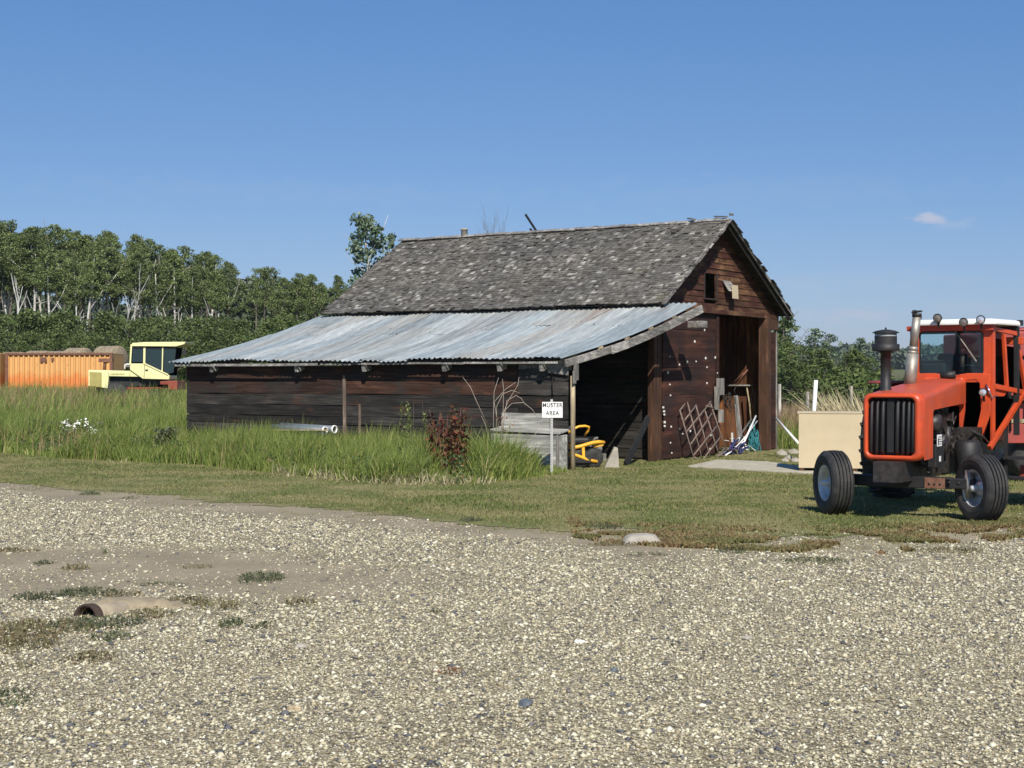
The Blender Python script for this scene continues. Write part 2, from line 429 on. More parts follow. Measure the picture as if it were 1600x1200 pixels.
M['dirt'] = mat_plain('bare_dirt', (0.31, 0.26, 0.185), 0.95, 0, 0.2, 9, (0.2, 0.16, 0.11), 0.4, 0.4)
M['collar'] = mat_plain('dark_rusty_collar', (0.045, 0.026, 0.02), 0.85, 0, 0.4, 12)
M['boxwood'] = mat_wood('pale_grey_box_boards', [(0, (0.36, 0.355, 0.32)), (1, (0.44, 0.43, 0.385))], 'y', 18)
M['old_iron'] = mat_plain('grey_brown_iron', (0.20, 0.155, 0.13), 0.75, 0.1, 0.3, 12, (0.12, 0.06, 0.04), 0.5)
M['frame_dark'] = mat_plain('dark_window_frame', (0.035, 0.02, 0.016), 0.85, 0, 0.3, 12)
M['hay'] = mat_plain('old_hay', (0.26, 0.21, 0.14), 0.95, 0, 0.45, 9, (0.13, 0.11, 0.08), 0.6, 0.8)

M['grass_tall'] = mat_leaf('tall_grass_blades', [(0, (0.054, 0.090, 0.021)), (0.3, (0.108, 0.159, 0.032)), (0.6, (0.184, 0.244, 0.047)), (0.85, (0.281, 0.329, 0.084)), (0.94, (0.389, 0.350, 0.137)), (1, (0.540, 0.456, 0.252))], (0.20, 0.25, 0.06), 0.7, trans=0.3)
M['grass_short'] = mat_leaf('mown_grass_blades', [(0, (0.090, 0.129, 0.031)), (0.55, (0.156, 0.202, 0.050)), (0.85, (0.252, 0.258, 0.083)), (1, (0.432, 0.347, 0.176))], (0.34, 0.30, 0.14), 0.8, trans=0.25)
M['grass_dry'] = mat_leaf('dry_seed_stalks', [(0, (0.22, 0.13, 0.075)), (0.6, (0.30, 0.20, 0.12)), (1, (0.40, 0.30, 0.18))], trans=0.2)
M['reed'] = mat_leaf('pale_reed_plumes', [(0, (0.34, 0.29, 0.16)), (1, (0.50, 0.44, 0.28))], trans=0.2)
M['aspen'] = mat_leaf('aspen_leaves', [(0, (0.070, 0.098, 0.034)), (0.5, (0.128, 0.168, 0.054)), (0.85, (0.192, 0.238, 0.078)), (1, (0.307, 0.342, 0.168))], trans=0.25)
M['shrubleaf'] = mat_leaf('willow_leaves', [(0, (0.051, 0.077, 0.021)), (0.6, (0.098, 0.138, 0.037)), (1, (0.183, 0.228, 0.081))], trans=0.25)
M['poplar'] = mat_leaf('poplar_leaves', [(0, (0.05, 0.082, 0.042)), (0.6, (0.095, 0.14, 0.075)), (1, (0.24, 0.29, 0.21))], trans=0.2)
M['hazy_leaf'] = mat_leaf('far_woodland_leaves', [(0, (0.046, 0.064, 0.039)), (1, (0.083, 0.110, 0.063))], trans=0)
M['weed_green'] = mat_leaf('low_weed_leaves', [(0, (0.06, 0.078, 0.04)), (.7, (0.12, 0.14, 0.07)), (1, (0.19, 0.17, 0.10))])
M['cover'] = mat_leaf('creeping_cover_leaves', [(0, (0.24, 0.12, 0.065)), (.4, (0.27, 0.18, 0.085)), (.75, (0.19, 0.19, 0.07)), (1, (0.42, 0.33, 0.19))], (0.15, 0.17, 0.055), 1.0)
M['weed_brown'] = mat_leaf('dry_weed_leaves', [(0, (0.14, 0.10, 0.055)), (0.5, (0.22, 0.18, 0.09)), (1, (0.14, 0.15, 0.06))])
M['broadleaf'] = mat_leaf('broad_weed_leaves', [(0, (0.045, 0.08, 0.03)), (.6, (0.085, 0.13, 0.045)), (.9, (0.16, 0.16, 0.06)), (1, (0.22, 0.12, 0.07))])
M['dock'] = mat_leaf('dark_red_dock_leaves', [(0, (0.07, 0.016, 0.016)), (0.35, (0.13, 0.035, 0.026)), (0.6, (0.19, 0.085, 0.045)), (0.85, (0.12, 0.11, 0.035)), (1, (0.36, 0.08, 0.05))])
M['petal'] = mat_leaf('white_petals', [(0, (0.62, 0.62, 0.55)), (1, (0.8, 0.8, 0.76))])
M['stem_pale'] = mat_plain('dead_pale_stem', (0.36, 0.30, 0.24), 0.8, 0, 0.2, 10)
M['stem_red'] = mat_plain('reddish_stem', (0.22, 0.09, 0.07), 0.8, 0, 0.2, 10)

def mat_gravel_ground():
    m, nt, n, l, b = new_mat('gravel_and_dirt')
    at = n.new('ShaderNodeAttribute'); at.attribute_name = 'bare'
    v = n.new('ShaderNodeTexVoronoi'); v.inputs['Scale'].default_value = 58
    tcn = n.new('ShaderNodeTexCoord'); l.new(tcn.outputs['Object'], v.inputs['Vector'])
    sp = n.new('ShaderNodeSeparateColor'); l.new(v.outputs['Color'], sp.inputs[0])
    r = ramp(n, [(0, (0.13, 0.108, 0.07)), (0.2, (0.24, 0.205, 0.135)), (0.5, (0.37, 0.325, 0.215)), (0.8, (0.52, 0.465, 0.315)), (1, (0.68, 0.63, 0.46))]); l.new(sp.outputs[0], r.inputs[0])
    edge = ramp(n, [(0.30, (1, 1, 1)), (0.62, (0.55, 0.50, 0.43))]); 
    sc = n.new('ShaderNodeMath'); sc.operation = 'MULTIPLY'; sc.inputs[1].default_value = 1.0; l.new(v.outputs['Distance'], sc.inputs[0]); l.new(sc.outputs[0], edge.inputs[0])
    gv = mixc(n, l, 0.8, r.outputs[0], edge.outputs[0], 'MULTIPLY')
    t = noise(n, l, 14, 10, rough=0.85); dr = ramp(n, [(0.3, (0.21, 0.173, 0.115)), (0.7, (0.36, 0.30, 0.205))]); l.new(t.outputs[0], dr.inputs[0])
    t4 = noise(n, l, 1.1, 4); dk = ramp(n, [(0.35, (0.86,) * 3), (0.65, (1.1,) * 3)]); l.new(t4.outputs[0], dk.inputs[0])
    # fines showing between stones follow the painted-in wear of the yard
    t3 = noise(n, l, 22, 4, rough=0.7)
    ma = n.new('ShaderNodeMath'); ma.operation = 'MULTIPLY_ADD'; ma.inputs[1].default_value = 0.9; l.new(t3.outputs[0], ma.inputs[0]); l.new(at.outputs['Fac'], ma.inputs[2])
    th = ramp(n, [(0.70, (0, 0, 0)), (0.95, (1, 1, 1))]); l.new(ma.outputs[0], th.inputs[0])
    out = mixc(n, l, th.outputs[0], gv, dr.outputs[0])
    out = mixc(n, l, 1.0, out, dk.outputs[0], 'MULTIPLY')
    l.new(out, b.inputs['Base Color']); b.inputs['Roughness'].default_value = 0.95; b.inputs['Specular IOR Level'].default_value = 0.15
    inv = n.new('ShaderNodeMath'); inv.operation = 'SUBTRACT'; inv.inputs[0].default_value = 1.0; l.new(v.outputs['Distance'], inv.inputs[1])
    inv2 = n.new('ShaderNodeMath'); inv2.operation = 'SUBTRACT'; inv2.inputs[0].default_value = 1.0; l.new(th.outputs[0], inv2.inputs[1])
    hh = n.new('ShaderNodeMath'); hh.operation = 'MULTIPLY'; l.new(inv.outputs[0], hh.inputs[0]); l.new(inv2.outputs[0], hh.inputs[1])
    bump(n, l, b, hh.outputs[0], 0.6, 0.015)
    return m
M['gravel'] = mat_gravel_ground()

def mat_pebble():
    m, nt, n, l, b = new_mat('gravel_stones')
    g = n.new('ShaderNodeNewGeometry')
    r = ramp(n, [(0, (0.07, 0.07, 0.072)), (0.09, (0.13, 0.13, 0.14)), (0.2, (0.28, 0.24, 0.165)), (0.42, (0.45, 0.40, 0.265)), (0.66, (0.59, 0.54, 0.375)), (0.76, (0.27, 0.23, 0.19)), (0.84, (0.62, 0.58, 0.41)), (1.0, (0.70, 0.665, 0.53))])
    l.new(g.outputs['Random Per Island'], r.inputs[0])
    l.new(r.outputs[0], b.inputs['Base Color']); b.inputs['Roughness'].default_value = 0.8; b.inputs['Specular IOR Level'].default_value = 0.25
    return m
M['pebble'] = mat_pebble()

def mat_soil(name, c1, c2, c3=None, s1=1.5, s2=25):
    m, nt, n, l, b = new_mat(name)
    t = noise(n, l, s1, 6, rough=0.65); r = ramp(n, [(0.35, c1), (0.65, c2)]); l.new(t.outputs[0], r.inputs[0])
    t2 = noise(n, l, s2, 5, rough=0.7); g2 = ramp(n, [(0.3, (0.6,) * 3), (0.7, (1.35,) * 3)]); l.new(t2.outputs[0], g2.inputs[0])
    out = mixc(n, l, 1.0, r.outputs[0], g2.outputs[0], 'MULTIPLY')
    l.new(out, b.inputs['Base Color']); b.inputs['Roughness'].default_value = 0.95; b.inputs['Specular IOR Level'].default_value = 0.1
    bump(n, l, b, t2.outputs[0], 0.5, 0.02)
    return m
M['field'] = mat_soil('field_soil_and_thatch', (0.10, 0.105, 0.045), (0.15, 0.15, 0.06), s1=0.05, s2=6)
M['turf'] = mat_soil('lawn_thatch', (0.13, 0.145, 0.05), (0.25, 0.22, 0.11), s1=0.8, s2=30)

# ------------------------------------------------------------------ ground
def ss(t): 
    t = np.clip(t, 0, 1); return t * t * (3 - 2 * t)
def zg(x, y):
    x = np.asarray(x, float); y = np.asarray(y, float)
    left = ss((4.0 - x) / 8.0)
    z = 0.6 * ss((y - 38) / 42) * left
    z = z + 7.5 * ss((y - 150) / 750) + 17 * ss((y - 900) / 1400) * (0.8 + 0.35 * np.sin(x / 420 + 1.0))
    return z
def zgf(x, y): return float(zg(x, y))

ys = np.concatenate([np.arange(-30, 60, 3.0), np.arange(60, 300, 12.0), np.geomspace(300, 6000, 40)])
xs = np.concatenate([-np.geomspace(60, 5000, 24)[::-1], np.arange(-57, 60, 3.0), np.geomspace(60, 5000, 24)])
GX, GY = np.meshgrid(xs, ys)
GZ = zg(GX, GY)
V = np.stack([GX, GY, GZ], -1).reshape(-1, 3); W_ = len(xs)
ii, jj = np.meshgrid(np.arange(len(ys) - 1), np.arange(W_ - 1), indexing='ij')
a = (ii * W_ + jj).ravel(); F = np.stack([a, a + 1, a + W_ + 1, a + W_], -1)
tag(np_mesh('ground', V, F, M['field'], smooth=True), kind='structure')

# edge of the gravel (x, y) and front edge of the tall grass
GE = [(-16, 31), (-13, 28.5), (-8.73, 25.21), (-6.5, 23.11), (-4.71, 21.78), (-3.1, 20.49), (-1.67, 19.26), (-0.81, 18.65), (0, 17.63), (0.73, 16.77), (1.05, 16.3), (1.61, 15.9), (2.97, 15.35), (3.59, 15.2), (4.37, 15.6), (5.85, 16.91), (8, 18.8), (14, 23)]
TE = [(-26, 40), (-16, 38), (-12.41, 35.86), (-10, 33.01), (-6.77, 31.0), (-3.46, 26.67), (-2.18, 25.3), (-0.65, 25.1), (0.59, 27.19), (1.12, 28.4)]
GEx, GEy = np.array(GE).T; TEx, TEy = np.array(TE).T
def vnoise(x, y, s, seed=0):
    """smooth value noise, -1..1"""
    rg = np.random.default_rng(seed); T = rg.random((64, 64))
    u = x / s + 100; v = y / s + 100
    i = np.floor(u).astype(int); j = np.floor(v).astype(int); fu = u - i; fv = v - j
    fu = fu * fu * (3 - 2 * fu); fv = fv * fv * (3 - 2 * fv)
    g = lambda p, q: T[p % 64, q % 64]
    return ((g(i, j) * (1 - fu) + g(i + 1, j) * fu) * (1 - fv) + (g(i, j + 1) * (1 - fu) + g(i + 1, j + 1) * fu) * fv) * 2 - 1
def gravel_edge(x): return np.interp(x, GEx, GEy)
def tall_edge(x): return np.interp(x, TEx, TEy)
def ragged(x, y): return 0.45 * vnoise(x, y, 0.9, 1) + 0.25 * vnoise(x, y, 0.3, 2)

BC = Vector((1.133, 29.09, 0)); BROT = R(57.0)             # barn: corner of the lean-to, local x along the front, y to the rear
bvx, bvy = np.array([0.5446, 0.8387]), np.array([-0.8387, 0.5446])
def to_barn(x, y):
    dx, dy = x - BC.x, y - BC.y
    return dx * bvx[0] + dy * bvx[1], dx * bvy[0] + dy * bvy[1]
def in_barn(x, y, m=0.0):
    a_, b_ = to_barn(x, y)
    return (a_ > -m) & (a_ < 10.4 + m) & (b_ > -m) & (b_ < 10.5 + m)
PAD = [PG(1075, 731), PG(1262, 742.5), PG(1352, 748), PG(1345, 741), PG(1262, 733), PG(1200, 724), PG(1120, 721)]
def in_poly(x, y, poly):
    c = np.zeros(np.shape(x), bool); n = len(poly)
    for i in range(n):
        x1, y1 = poly[i][0], poly[i][1]; x2, y2 = poly[i - 1][0], poly[i - 1][1]
        t = ((y1 > y) != (y2 > y)) & (x < (x2 - x1) * (y - y1) / (y2 - y1 + 1e-12) + x1)
        c ^= t
    return c

def grid_sheet(name, x0, x1, y0, y1, st, keep, z, mat, attr=None):
    xs = np.arange(x0, x1, st); ys = np.arange(y0, y1, st)
    X, Y = np.meshgrid(xs, ys); V = np.stack([X, Y, zg(X, Y) + z], -1).reshape(-1, 3); w = len(xs)
    ii, jj = np.meshgrid(np.arange(len(ys) - 1), np.arange(w - 1), indexing='ij')
    k = keep(X[:-1, :-1] + st / 2, Y[:-1, :-1] + st / 2)
    a = (ii * w + jj)[k]; F = np.stack([a, a + 1, a + w + 1, a + w], -1)
    used = np.unique(F); mp_ = np.zeros(len(V), int); mp_[used] = np.arange(len(used))
    V2 = V[used]; F2 = mp_[F]
    o = np_mesh(name, V2, F2, mat, smooth=True)
    if attr is not None:
        at = o.data.attributes.new('bare', 'FLOAT', 'POINT')
        at.data.foreach_set('value', np.ascontiguousarray(attr(V2[:, 0], V2[:, 1]), dtype=np.float32))
    return tag(o, kind='structure')

def bare(x, y):
    """1 = packed dirt, 0 = loose gravel"""
    d = gravel_edge(x) - y
    b = 1.0 * ss((1.75 - 1.15 * ss((x - 1.2) / 1.5) + .5 * vnoise(x, y, 1.3, 12) - d) / 1.1) * (1 - .55 * ss((x - 1.2) / 1.5) * ss((d + 3.2) / .4))
    b = np.maximum(b, 0.9 * ss(1.5 - np.hypot((x + 4.0) / 2.6, (y - 13.9) / 1.7)))
    b = np.maximum(b, 0.7 * ss(1.3 - np.hypot((x + 1.9) / 1.9, (y - 13.0) / 1.4)))
    b = b * (0.92 + 0.35 * vnoise(x, y, 0.7, 5)) + 0.10 * vnoise(x, y, 1.6, 6) + 0.08 * vnoise(x, y, .45, 7) + 0.05
    return np.clip(b, 0, 1)
grid_sheet('gravel_yard', -16, 14, 2, 30, 0.12, lambda x, y: y < gravel_edge(x) + np.where(x > .6, 2.9, .9) + ragged(x, y) * .3, 0.004, M['gravel'], bare)
grid_sheet('lawn', -26, 18, 14, 42, 0.12, lambda x, y: (y > gravel_edge(x) + ragged(x, y) + .28 + 1.5 * ss((x - .6) / .8) * ss((7.5 - x) / 1.5)) & ~((y > tall_edge(x) + 1.2) & (x < 1)) & ~in_barn(x, y, -0.1), 0.010, M['turf'])
pad = MB(); pad.prism([Vector((p.x, p.y, 0.045)) for p in PAD][::-1], (0, 0, -0.06)); tag(pad.build('concrete_pad', mat_plain('dusty_pad_concrete', (0.44, 0.40, 0.31), .92, 0, .2, 5, (.22, .2, .12), .5, .3), bevel=0.01), kind='structure')

# pebbles: real stones lying on the yard
ICO = None
def ico():
    t = (1 + 5 ** .5) / 2
    v = np.array([(-1, t, 0), (1, t, 0), (-1, -t, 0), (1, -t, 0), (0, -1, t), (0, 1, t), (0, -1, -t), (0, 1, -t), (t, 0, -1), (t, 0, 1), (-t, 0, -1), (-t, 0, 1)], float)
    v /= np.linalg.norm(v[0])
    f = np.array([(0, 11, 5), (0, 5, 1), (0, 1, 7), (0, 7, 10), (0, 10, 11), (1, 5, 9), (5, 11, 4), (11, 10, 2), (10, 7, 6), (7, 1, 8), (3, 9, 4), (3, 4, 2), (3, 2, 6), (3, 6, 8), (3, 8, 9), (4, 9, 5), (2, 4, 11), (6, 2, 10), (8, 6, 7), (9, 8, 1)])
    return v, f
OCT_V = np.array([(1, 0, 0), (-1, 0, 0), (0, 1, 0), (0, -1, 0), (0, 0, 1), (0, 0, -1)], float)
OCT_F = np.array([(0, 2, 4), (2, 1, 4), (1, 3, 4), (3, 0, 4), (2, 0, 5), (1, 2, 5), (3, 1, 5), (0, 3, 5)])
def stones(name, X, Y, S, base, mat, zoff=0.0, smooth=True):
    bv, bf = base; n = len(X); k = len(bv)
    ax = S[:, None] * np.stack([RNG.uniform(.8, 1.35, n), RNG.uniform(.6, 1.0, n), RNG.uniform(.32, .6, n)], -1)
    P = bv[None] * (1 + RNG.uniform(-.22, .22, (n, k, 1))) * ax[:, None, :]
    a = RNG.uniform(0, 2 * np.pi, n); c, s = np.cos(a)[:, None], np.sin(a)[:, None]
    tl = RNG.normal(0, .25, n)[:, None]
    x, y, z = P[..., 0], P[..., 1], P[..., 2]
    z = z + x * tl
    x2 = x * c - y * s; y2 = x * s + y * c
    V = np.stack([x2 + X[:, None], y2 + Y[:, None], z + (S * .12)[:, None] + zg(X, Y)[:, None] + .006 + zoff], -1).reshape(-1, 3)
    F = (bf[None] + (np.arange(n) * k)[:, None, None]).reshape(-1, 3)
    return np_mesh(name, V, F, mat, smooth=smooth)
def scatter(n, y0, y1, side=1.3, p=1.0):
    y = y0 + (y1 - y0) * RNG.random(n) ** p
    x = (RNG.random(n) * 2 - 1) * (y * 0.365 + side)
    return x, y
# number per band
Xs, Ys = [], []
for (y0, y1, dens) in ((5.9, 8.5, 2100), (8.5, 11, 1700), (11, 14, 1150), (14, 19, 640), (19, 27, 300)):
    area = (y1 - y0) * 2 * ((y0 + y1) / 2 * .365 + 1.3)
    n = int(area * dens); x, y = scatter(n, y0, y1)
    k = (y < gravel_edge(x) + .15 * vnoise(x, y, .5, 9) + 2.1 * ss((x - 1.0) / 1.2) * (RNG.random(n) < .6)) & (RNG.random(n) < (1 - bare(x, y) * .97) ** 1.4)
    Xs.append(x[k]); Ys.append(y[k])
X = np.concatenate(Xs); Y = np.concatenate(Ys)
S = np.exp(RNG.normal(np.log(0.0088), 0.42, len(X))) * (1 + 0.35 * (RNG.random(len(X)) < .04)); S = np.clip(S * (1 + np.clip((Y - 9) / 22, 0, .7)), .005, .032)
near = Y < 10.5
tag(stones('gravel', X, Y, S, (OCT_V, OCT_F), M['pebble']), 'loose pale beige and grey gravel stones covering the yard', 'gravel', kind='stuff')

def blades(name, X, Y, H, Wd, lean, mat, bend=0.35, zoff=0.0, wind=(0.0, 0.0), parent=None, loc=None):
    n = len(X); a = RNG.uniform(0, 2 * np.pi, n); la = RNG.uniform(0, 2 * np.pi, n)
    wx, wy = np.cos(a) * Wd / 2, np.sin(a) * Wd / 2
    L = np.abs(RNG.normal(lean, lean * .6, n)) * H
    dx = np.cos(la) * L + wind[0] * H; dy = np.sin(la) * L + wind[1] * H
    z0 = (zg(X, Y) if loc is None else np.zeros(n)) + zoff
    p = []
    for (t, w) in ((0, 1), (0.5, .8)):
        q = t ** 1.6
        for s in (-1, 1): p.append(np.stack([X + dx * q + s * wx * w, Y + dy * q + s * wy * w, z0 + H * t], -1))
    p.append(np.stack([X + dx, Y + dy, z0 + H * (1 - bend * np.minimum(1, (L / H)))], -1))
    V = np.stack(p, 1).reshape(-1, 3)
    b = (np.arange(n) * 5)[:, None, None]
    F = (np.array([(0, 1, 3), (0, 3, 2), (2, 3, 4)])[None] + b).reshape(-1, 3)
    return np_mesh(name, V, F, mat, parent=parent, loc=loc)

# mown grass
def lawn_ok(x, y):
    return ((y > gravel_edge(x) + ragged(x, y) + .25 * vnoise(x, y, .12, 13) - .02) | ((y > gravel_edge(x) - .95) & (vnoise(x, y, .30, 14) > .36))) & ~((y > tall_edge(x)) & (x < 1.1)) & ~in_barn(x, y, .02) & ~in_poly(x, y, PAD)
n = 330000
y = 15 + 21 * RNG.random(n) ** 1.15; x = (RNG.random(n) * 2 - 1) * (y * .37 + .6)
k = lawn_ok(x, y); x, y = x[k], y[k]
dry = vnoise(x, y, .8, 21) + .6 * vnoise(x, y, .25, 22)
edge = np.clip((y - gravel_edge(x)) / 1.3, 0, 1)
cov = (x > .8) & (y < gravel_edge(x) + 1.9 + .6 * vnoise(x, y, .8, 24)); k = (RNG.random(len(x)) < np.where(cov, .18, 1)) & (RNG.random(len(x)) < np.clip(.55 + .5 * edge - .2 * dry * (1 - edge * .5) - .35 * (edge < .3), .12, 1)); x, y, edge = x[k], y[k], edge[k]
H = RNG.uniform(.022, .06, len(x)) * (0.8 + .25 * vnoise(x, y, 1.3, 23)) * (.65 + .35 * edge)
tag(blades('mown_grass', x, y, H, .007 + .0004 * y, .45, M['grass_short']), 'short mown grass between gravel yard and barn', 'grass', kind='stuff')

# ragged brown ground cover between the lawn and the gravel on the right
n = 95000
x = RNG.uniform(.7, 8, n); y = gravel_edge(x) + RNG.uniform(-.15, 2.7, n) * (.4 + .6 * RNG.random(n))
k = (vnoise(x, y, .55, 31) + .5 * vnoise(x, y, .18, 32) > -.15); x, y = x[k], y[k]
tag(blades('ground_cover', x, y, RNG.uniform(.02, .07, len(x)), .022, .8, M['cover']), 'brownish low creeping weeds between lawn and gravel', 'ground cover', kind='stuff')

# tall grass along the barn and over the field
def tall_ok(x, y):
    a_, b_ = to_barn(x, y)
    reg = (x < 1.05) & (y > tall_edge(x) + .12 * vnoise(x, y, .4, 41)) & ~in_barn(x, y, .03)
    return reg & ~((a_ > 0) & (b_ < 10.5) & (b_ > -.1))
parts = []
def tall_band(n, y0, y1, hb, w):
    y = RNG.uniform(y0, y1, n); x = -y * .37 - .6 + RNG.random(n) * (y * .37 + 1.8)
    k = tall_ok(x, y); x, y = x[k], y[k]
    d = np.clip((y - tall_edge(x)) / .9, .25, 1)
    hz = hb * (1 + .32 * vnoise(x, y, 1.1, 42) + .18 * vnoise(x, y, .35, 43)) * RNG.uniform(.55, 1.1, len(x)) * (.35 + .65 * d) * 1.2 * (1 + .22 * vnoise(x, y, .16, 44))
    a_, b_ = to_barn(x, y)
    hz *= np.where((a_ > -2.2) & (b_ < 3.4), .8, 1) * np.where((a_ > -1.6) & (b_ < 2.2), .8, 1)
    hz *= np.where((x > .45) & (y < 29.2), .3, 1)
    hz *= 1 - .85 * ss(1.9 - np.hypot((x + 1.08) / .38, (y - 25.5) / .8)) - .7 * ss(1.6 - np.hypot((x + 10.4) / 1.1, (y - 35.4) / 1.5))
    parts.append((x, y, hz, np.full(len(x), w)))
tall_band(150000, 25, 34, .66, .015)
tall_band(70000, 34, 46, .74, .022)
tall_band(60000, 46, 78, .85, .034)
x, y, H, Wd = [np.concatenate(q) for q in zip(*parts)]
tag(blades('tall_grass', x, y, H, Wd, .34, M['grass_tall'], wind=(.10, 0)), 'tall uncut green grass in front of the lean-to and over the left field', 'grass', kind='stuff')
n = 2200
x = RNG.uniform(-9, .8, n); y = tall_edge(x) + RNG.normal(0, .22, n)
k = ~in_barn(x, y, .05) & (vnoise(x, y, .7, 49) > .1 + .25 * (x < -3.5)); x, y = x[k], y[k]; y = y + RNG.normal(0, .12, len(y))
tag(blades('dry_straw', x, y, RNG.uniform(.06, .34, len(x)) * (1 + .6 * vnoise(x, y, .5, 48)), .014, 1.0, M['reed'], bend=.6), 'dry straw lying along the front edge of the tall grass', 'straw', kind='stuff')
# broad-leaved growth mixed into the grass
C_ = []
for k in range(150):
    wx__ = RNG.uniform(-13, .3); wy__ = float(tall_edge(wx__)) + abs(RNG.normal(0, 1.6)) + .15
    if not bool(tall_ok(np.array([wx__]), np.array([wy__]))[0]): continue
    m_ = int(RNG.uniform(14, 60)); h_ = RNG.uniform(.25, .62)
    C_.append(np.stack([wx__ + RNG.normal(0, .11, m_), wy__ + RNG.normal(0, .09, m_), h_ * RNG.random(m_) ** .7], -1))
C_ = np.concatenate(C_); V, F = None, None
BROAD = C_
# brown seed heads standing over it
n = 26000
y = 27 + 47 * RNG.random(n) ** .75; x = -y * .37 - .5 + RNG.random(n) * (y * .37 + 1.2)
k = tall_ok(x, y) & (vnoise(x, y, 1.6, 51) + .4 * vnoise(x, y, .5, 52) > .1 - (y - 33) * .02); x, y = x[k], y[k]
H = (.62 + .012 * np.clip(y - 30, 0, 30)) * RNG.uniform(.75, 1.15, len(x))
tag(blades('seed_stalks', x, y, H, .006 + .0005 * (y - 20), .14, M['grass_dry'], wind=(.08, 0)), 'reddish brown seed stalks standing in the tall grass', 'grass', kind='stuff')
# rough grass right of and behind the barn
n = 70000
y = RNG.uniform(29.5, 62, n); x = RNG.uniform(.155, .42, n) * y
a_, b_ = to_barn(x, y); k = ~in_barn(x, y, .1) & ((a_ > 10.5) | (b_ > 10.6)) & (y > 30.5) ; x, y = x[k], y[k]
tag(blades('rough_grass', x, y, RNG.uniform(.45, 1.0, len(x)) * (.75 + .25 * vnoise(x, y, 2, 61)) * (.5 + .5 * ss((y - 30) / 4)), .008 + .0007 * (y - 25), .2, M['grass_tall'], wind=(.1, 0)), 'rough uncut grass growing right of and behind the barn', 'grass', kind='stuff')
n = 9000
y = RNG.uniform(40, 62, n); x = RNG.uniform(.17, .42, n) * y
tag(blades('dry_grass', x, y, RNG.uniform(.8, 1.15, n), .03, .15, M['grass_dry'], wind=(.12, 0)), 'tan dry grass band in front of the right-hand trees', 'grass', kind='stuff')
# clump of tall pale reeds, leaning
n = 420
y = RNG.uniform(41, 43.5, n); x = (RNG.uniform(1283, 1365, n) - CX) / FPX * y
tag(blades('reed_clump', x, y, RNG.uniform(.9, 1.75, n), .045, .22, M['reed'], wind=(-.35, 0)), 'tall pale leaning reeds behind the plywood crate', 'reeds', kind='stuff')

# ================================================================== THE BARN
barn = thing('barn', 'old weathered wooden barn with shingle gable roof and tin-roofed lean-to', 'barn', BC, BROT)
bR = Matrix.Rotation(BROT, 3, 'Z')
def BW(x, y, z): return BC + bR @ Vector((x, y, z))
def BLOC(p): return bR.inverted() @ (Vector(p) - BC)
def bpix(px, py, axis, val):
    """where the ray of a photo pixel meets the barn plane axis=val (local)"""
    o = BLOC((0, 0, CAMH)); d = bR.inverted() @ Vector(((px - CX) / FPX, 1, -(py - YH) / FPX))
    k = 'xyz'.index(axis); t = (val - o[k]) / d[k]; return o + d * t
XL, XR, XM = 3.82, 10.15, 6.68             # barn side walls and ridge
ZE, ZR = 3.42, 5.50                        # shingle eave, ridge
EL, ER = 3.32, 10.12                       # eave x (right eave beyond wall below)
ER = 10.45
LB = 8.9                                   # barn length
def roofz(x): return ZE + (ZR - ZE) * (x - EL) / (XM - EL) if x < XM else ZR - (ZR - ZE) * (x - XM) / (ER - XM)

def boards_y(mb, x, y0, y1, rows, th=.03, jit=.006, gap=.012, seg=None, sag=0.0):
    """horizontal boards running along y on the plane x"""
    for i, (z0, z1) in enumerate(rows):
        cuts = seg[i % len(seg)] if seg else [y0, y1]
        for j in range(len(cuts) - 1):
            dz = random.uniform(-jit, jit); tl = random.uniform(-.006, .006)
            ya, yb = cuts[j] + .003, cuts[j + 1] - .003
            xo = x - random.uniform(0, .012)
            h = (z1 - z0 - gap) / 2; zc = (z0 + z1) / 2 + dz
            n = 10; vs = []
            for k in range(n + 1):
                t = k / n; yy = ya + (yb - ya) * t; zz = zc + tl * (t - .5) * 4 + .004 * math.sin(t * 9 + i * 2 + j)
                lo = zz - h + random.uniform(-.007, .007); hi = zz + h + random.uniform(-.007, .007)
                vs += [(xo - th / 2, yy, lo), (xo + th / 2, yy, lo), (xo + th / 2, yy, hi), (xo - th / 2, yy, hi)]
            fs = []
            for k in range(n):
                for q in range(4): fs.append((k * 4 + q, (k + 1) * 4 + q, (k + 1) * 4 + (q + 1) % 4, k * 4 + (q + 1) % 4))
            fs += [(0, 1, 2, 3), (n * 4 + 3, n * 4 + 2, n * 4 + 1, n * 4)]
            mb.add(vs, fs)
# lean-to side wall
rows_hi = [(1.47, 1.76), (1.76, 2.10)]
rows_lo = [(.06, .30), (.30, .56), (.56, .80), (.80, .98), (.98, 1.22), (1.22, 1.47)]
w = MB(); boards_y(w, 0, .03, 10.45, rows_lo, seg=[[.03, 5.66, 10.45], [.03, 1.2, 5.66, 10.45], [.03, 5.66, 10.45]]); 
boards_y(w, 0, .03, 1.2, [(1.47, 1.76), (1.76, 2.02)])
w.build('lean_to_side_wall', M['wall_y'], barn)
w = MB(); boards_y(w, 0, 1.2, 10.45, rows_hi, seg=[[1.2, 5.66, 10.45]])
w.build('upper_side_boards', M['wall_y_red'], barn)
w = MB()                                    # slim battens nailed on the wall
w.beam((-.035, 5.66, .55), (-.035, 5.68, 1.88), .03, .07, up=(0, 1, 0))
w.beam((-.035, 5.25, .62), (-.035, 5.25, 1.25), .02, .05, up=(0, 1, 0))
w.build('wall_batten', mat_wood('brown_grey_batten', [(0, (0.14, 0.10, 0.075)), (1, (0.18, 0.14, 0.11))], 'z', 22), barn)
MB().box((.045, 5.3, 1.05), (.012, 10.2, 2.0)).build('wall_backing', M['inner_dark'], barn)  # added dark sheet: blocks slits of daylight, keeps the board gaps dark
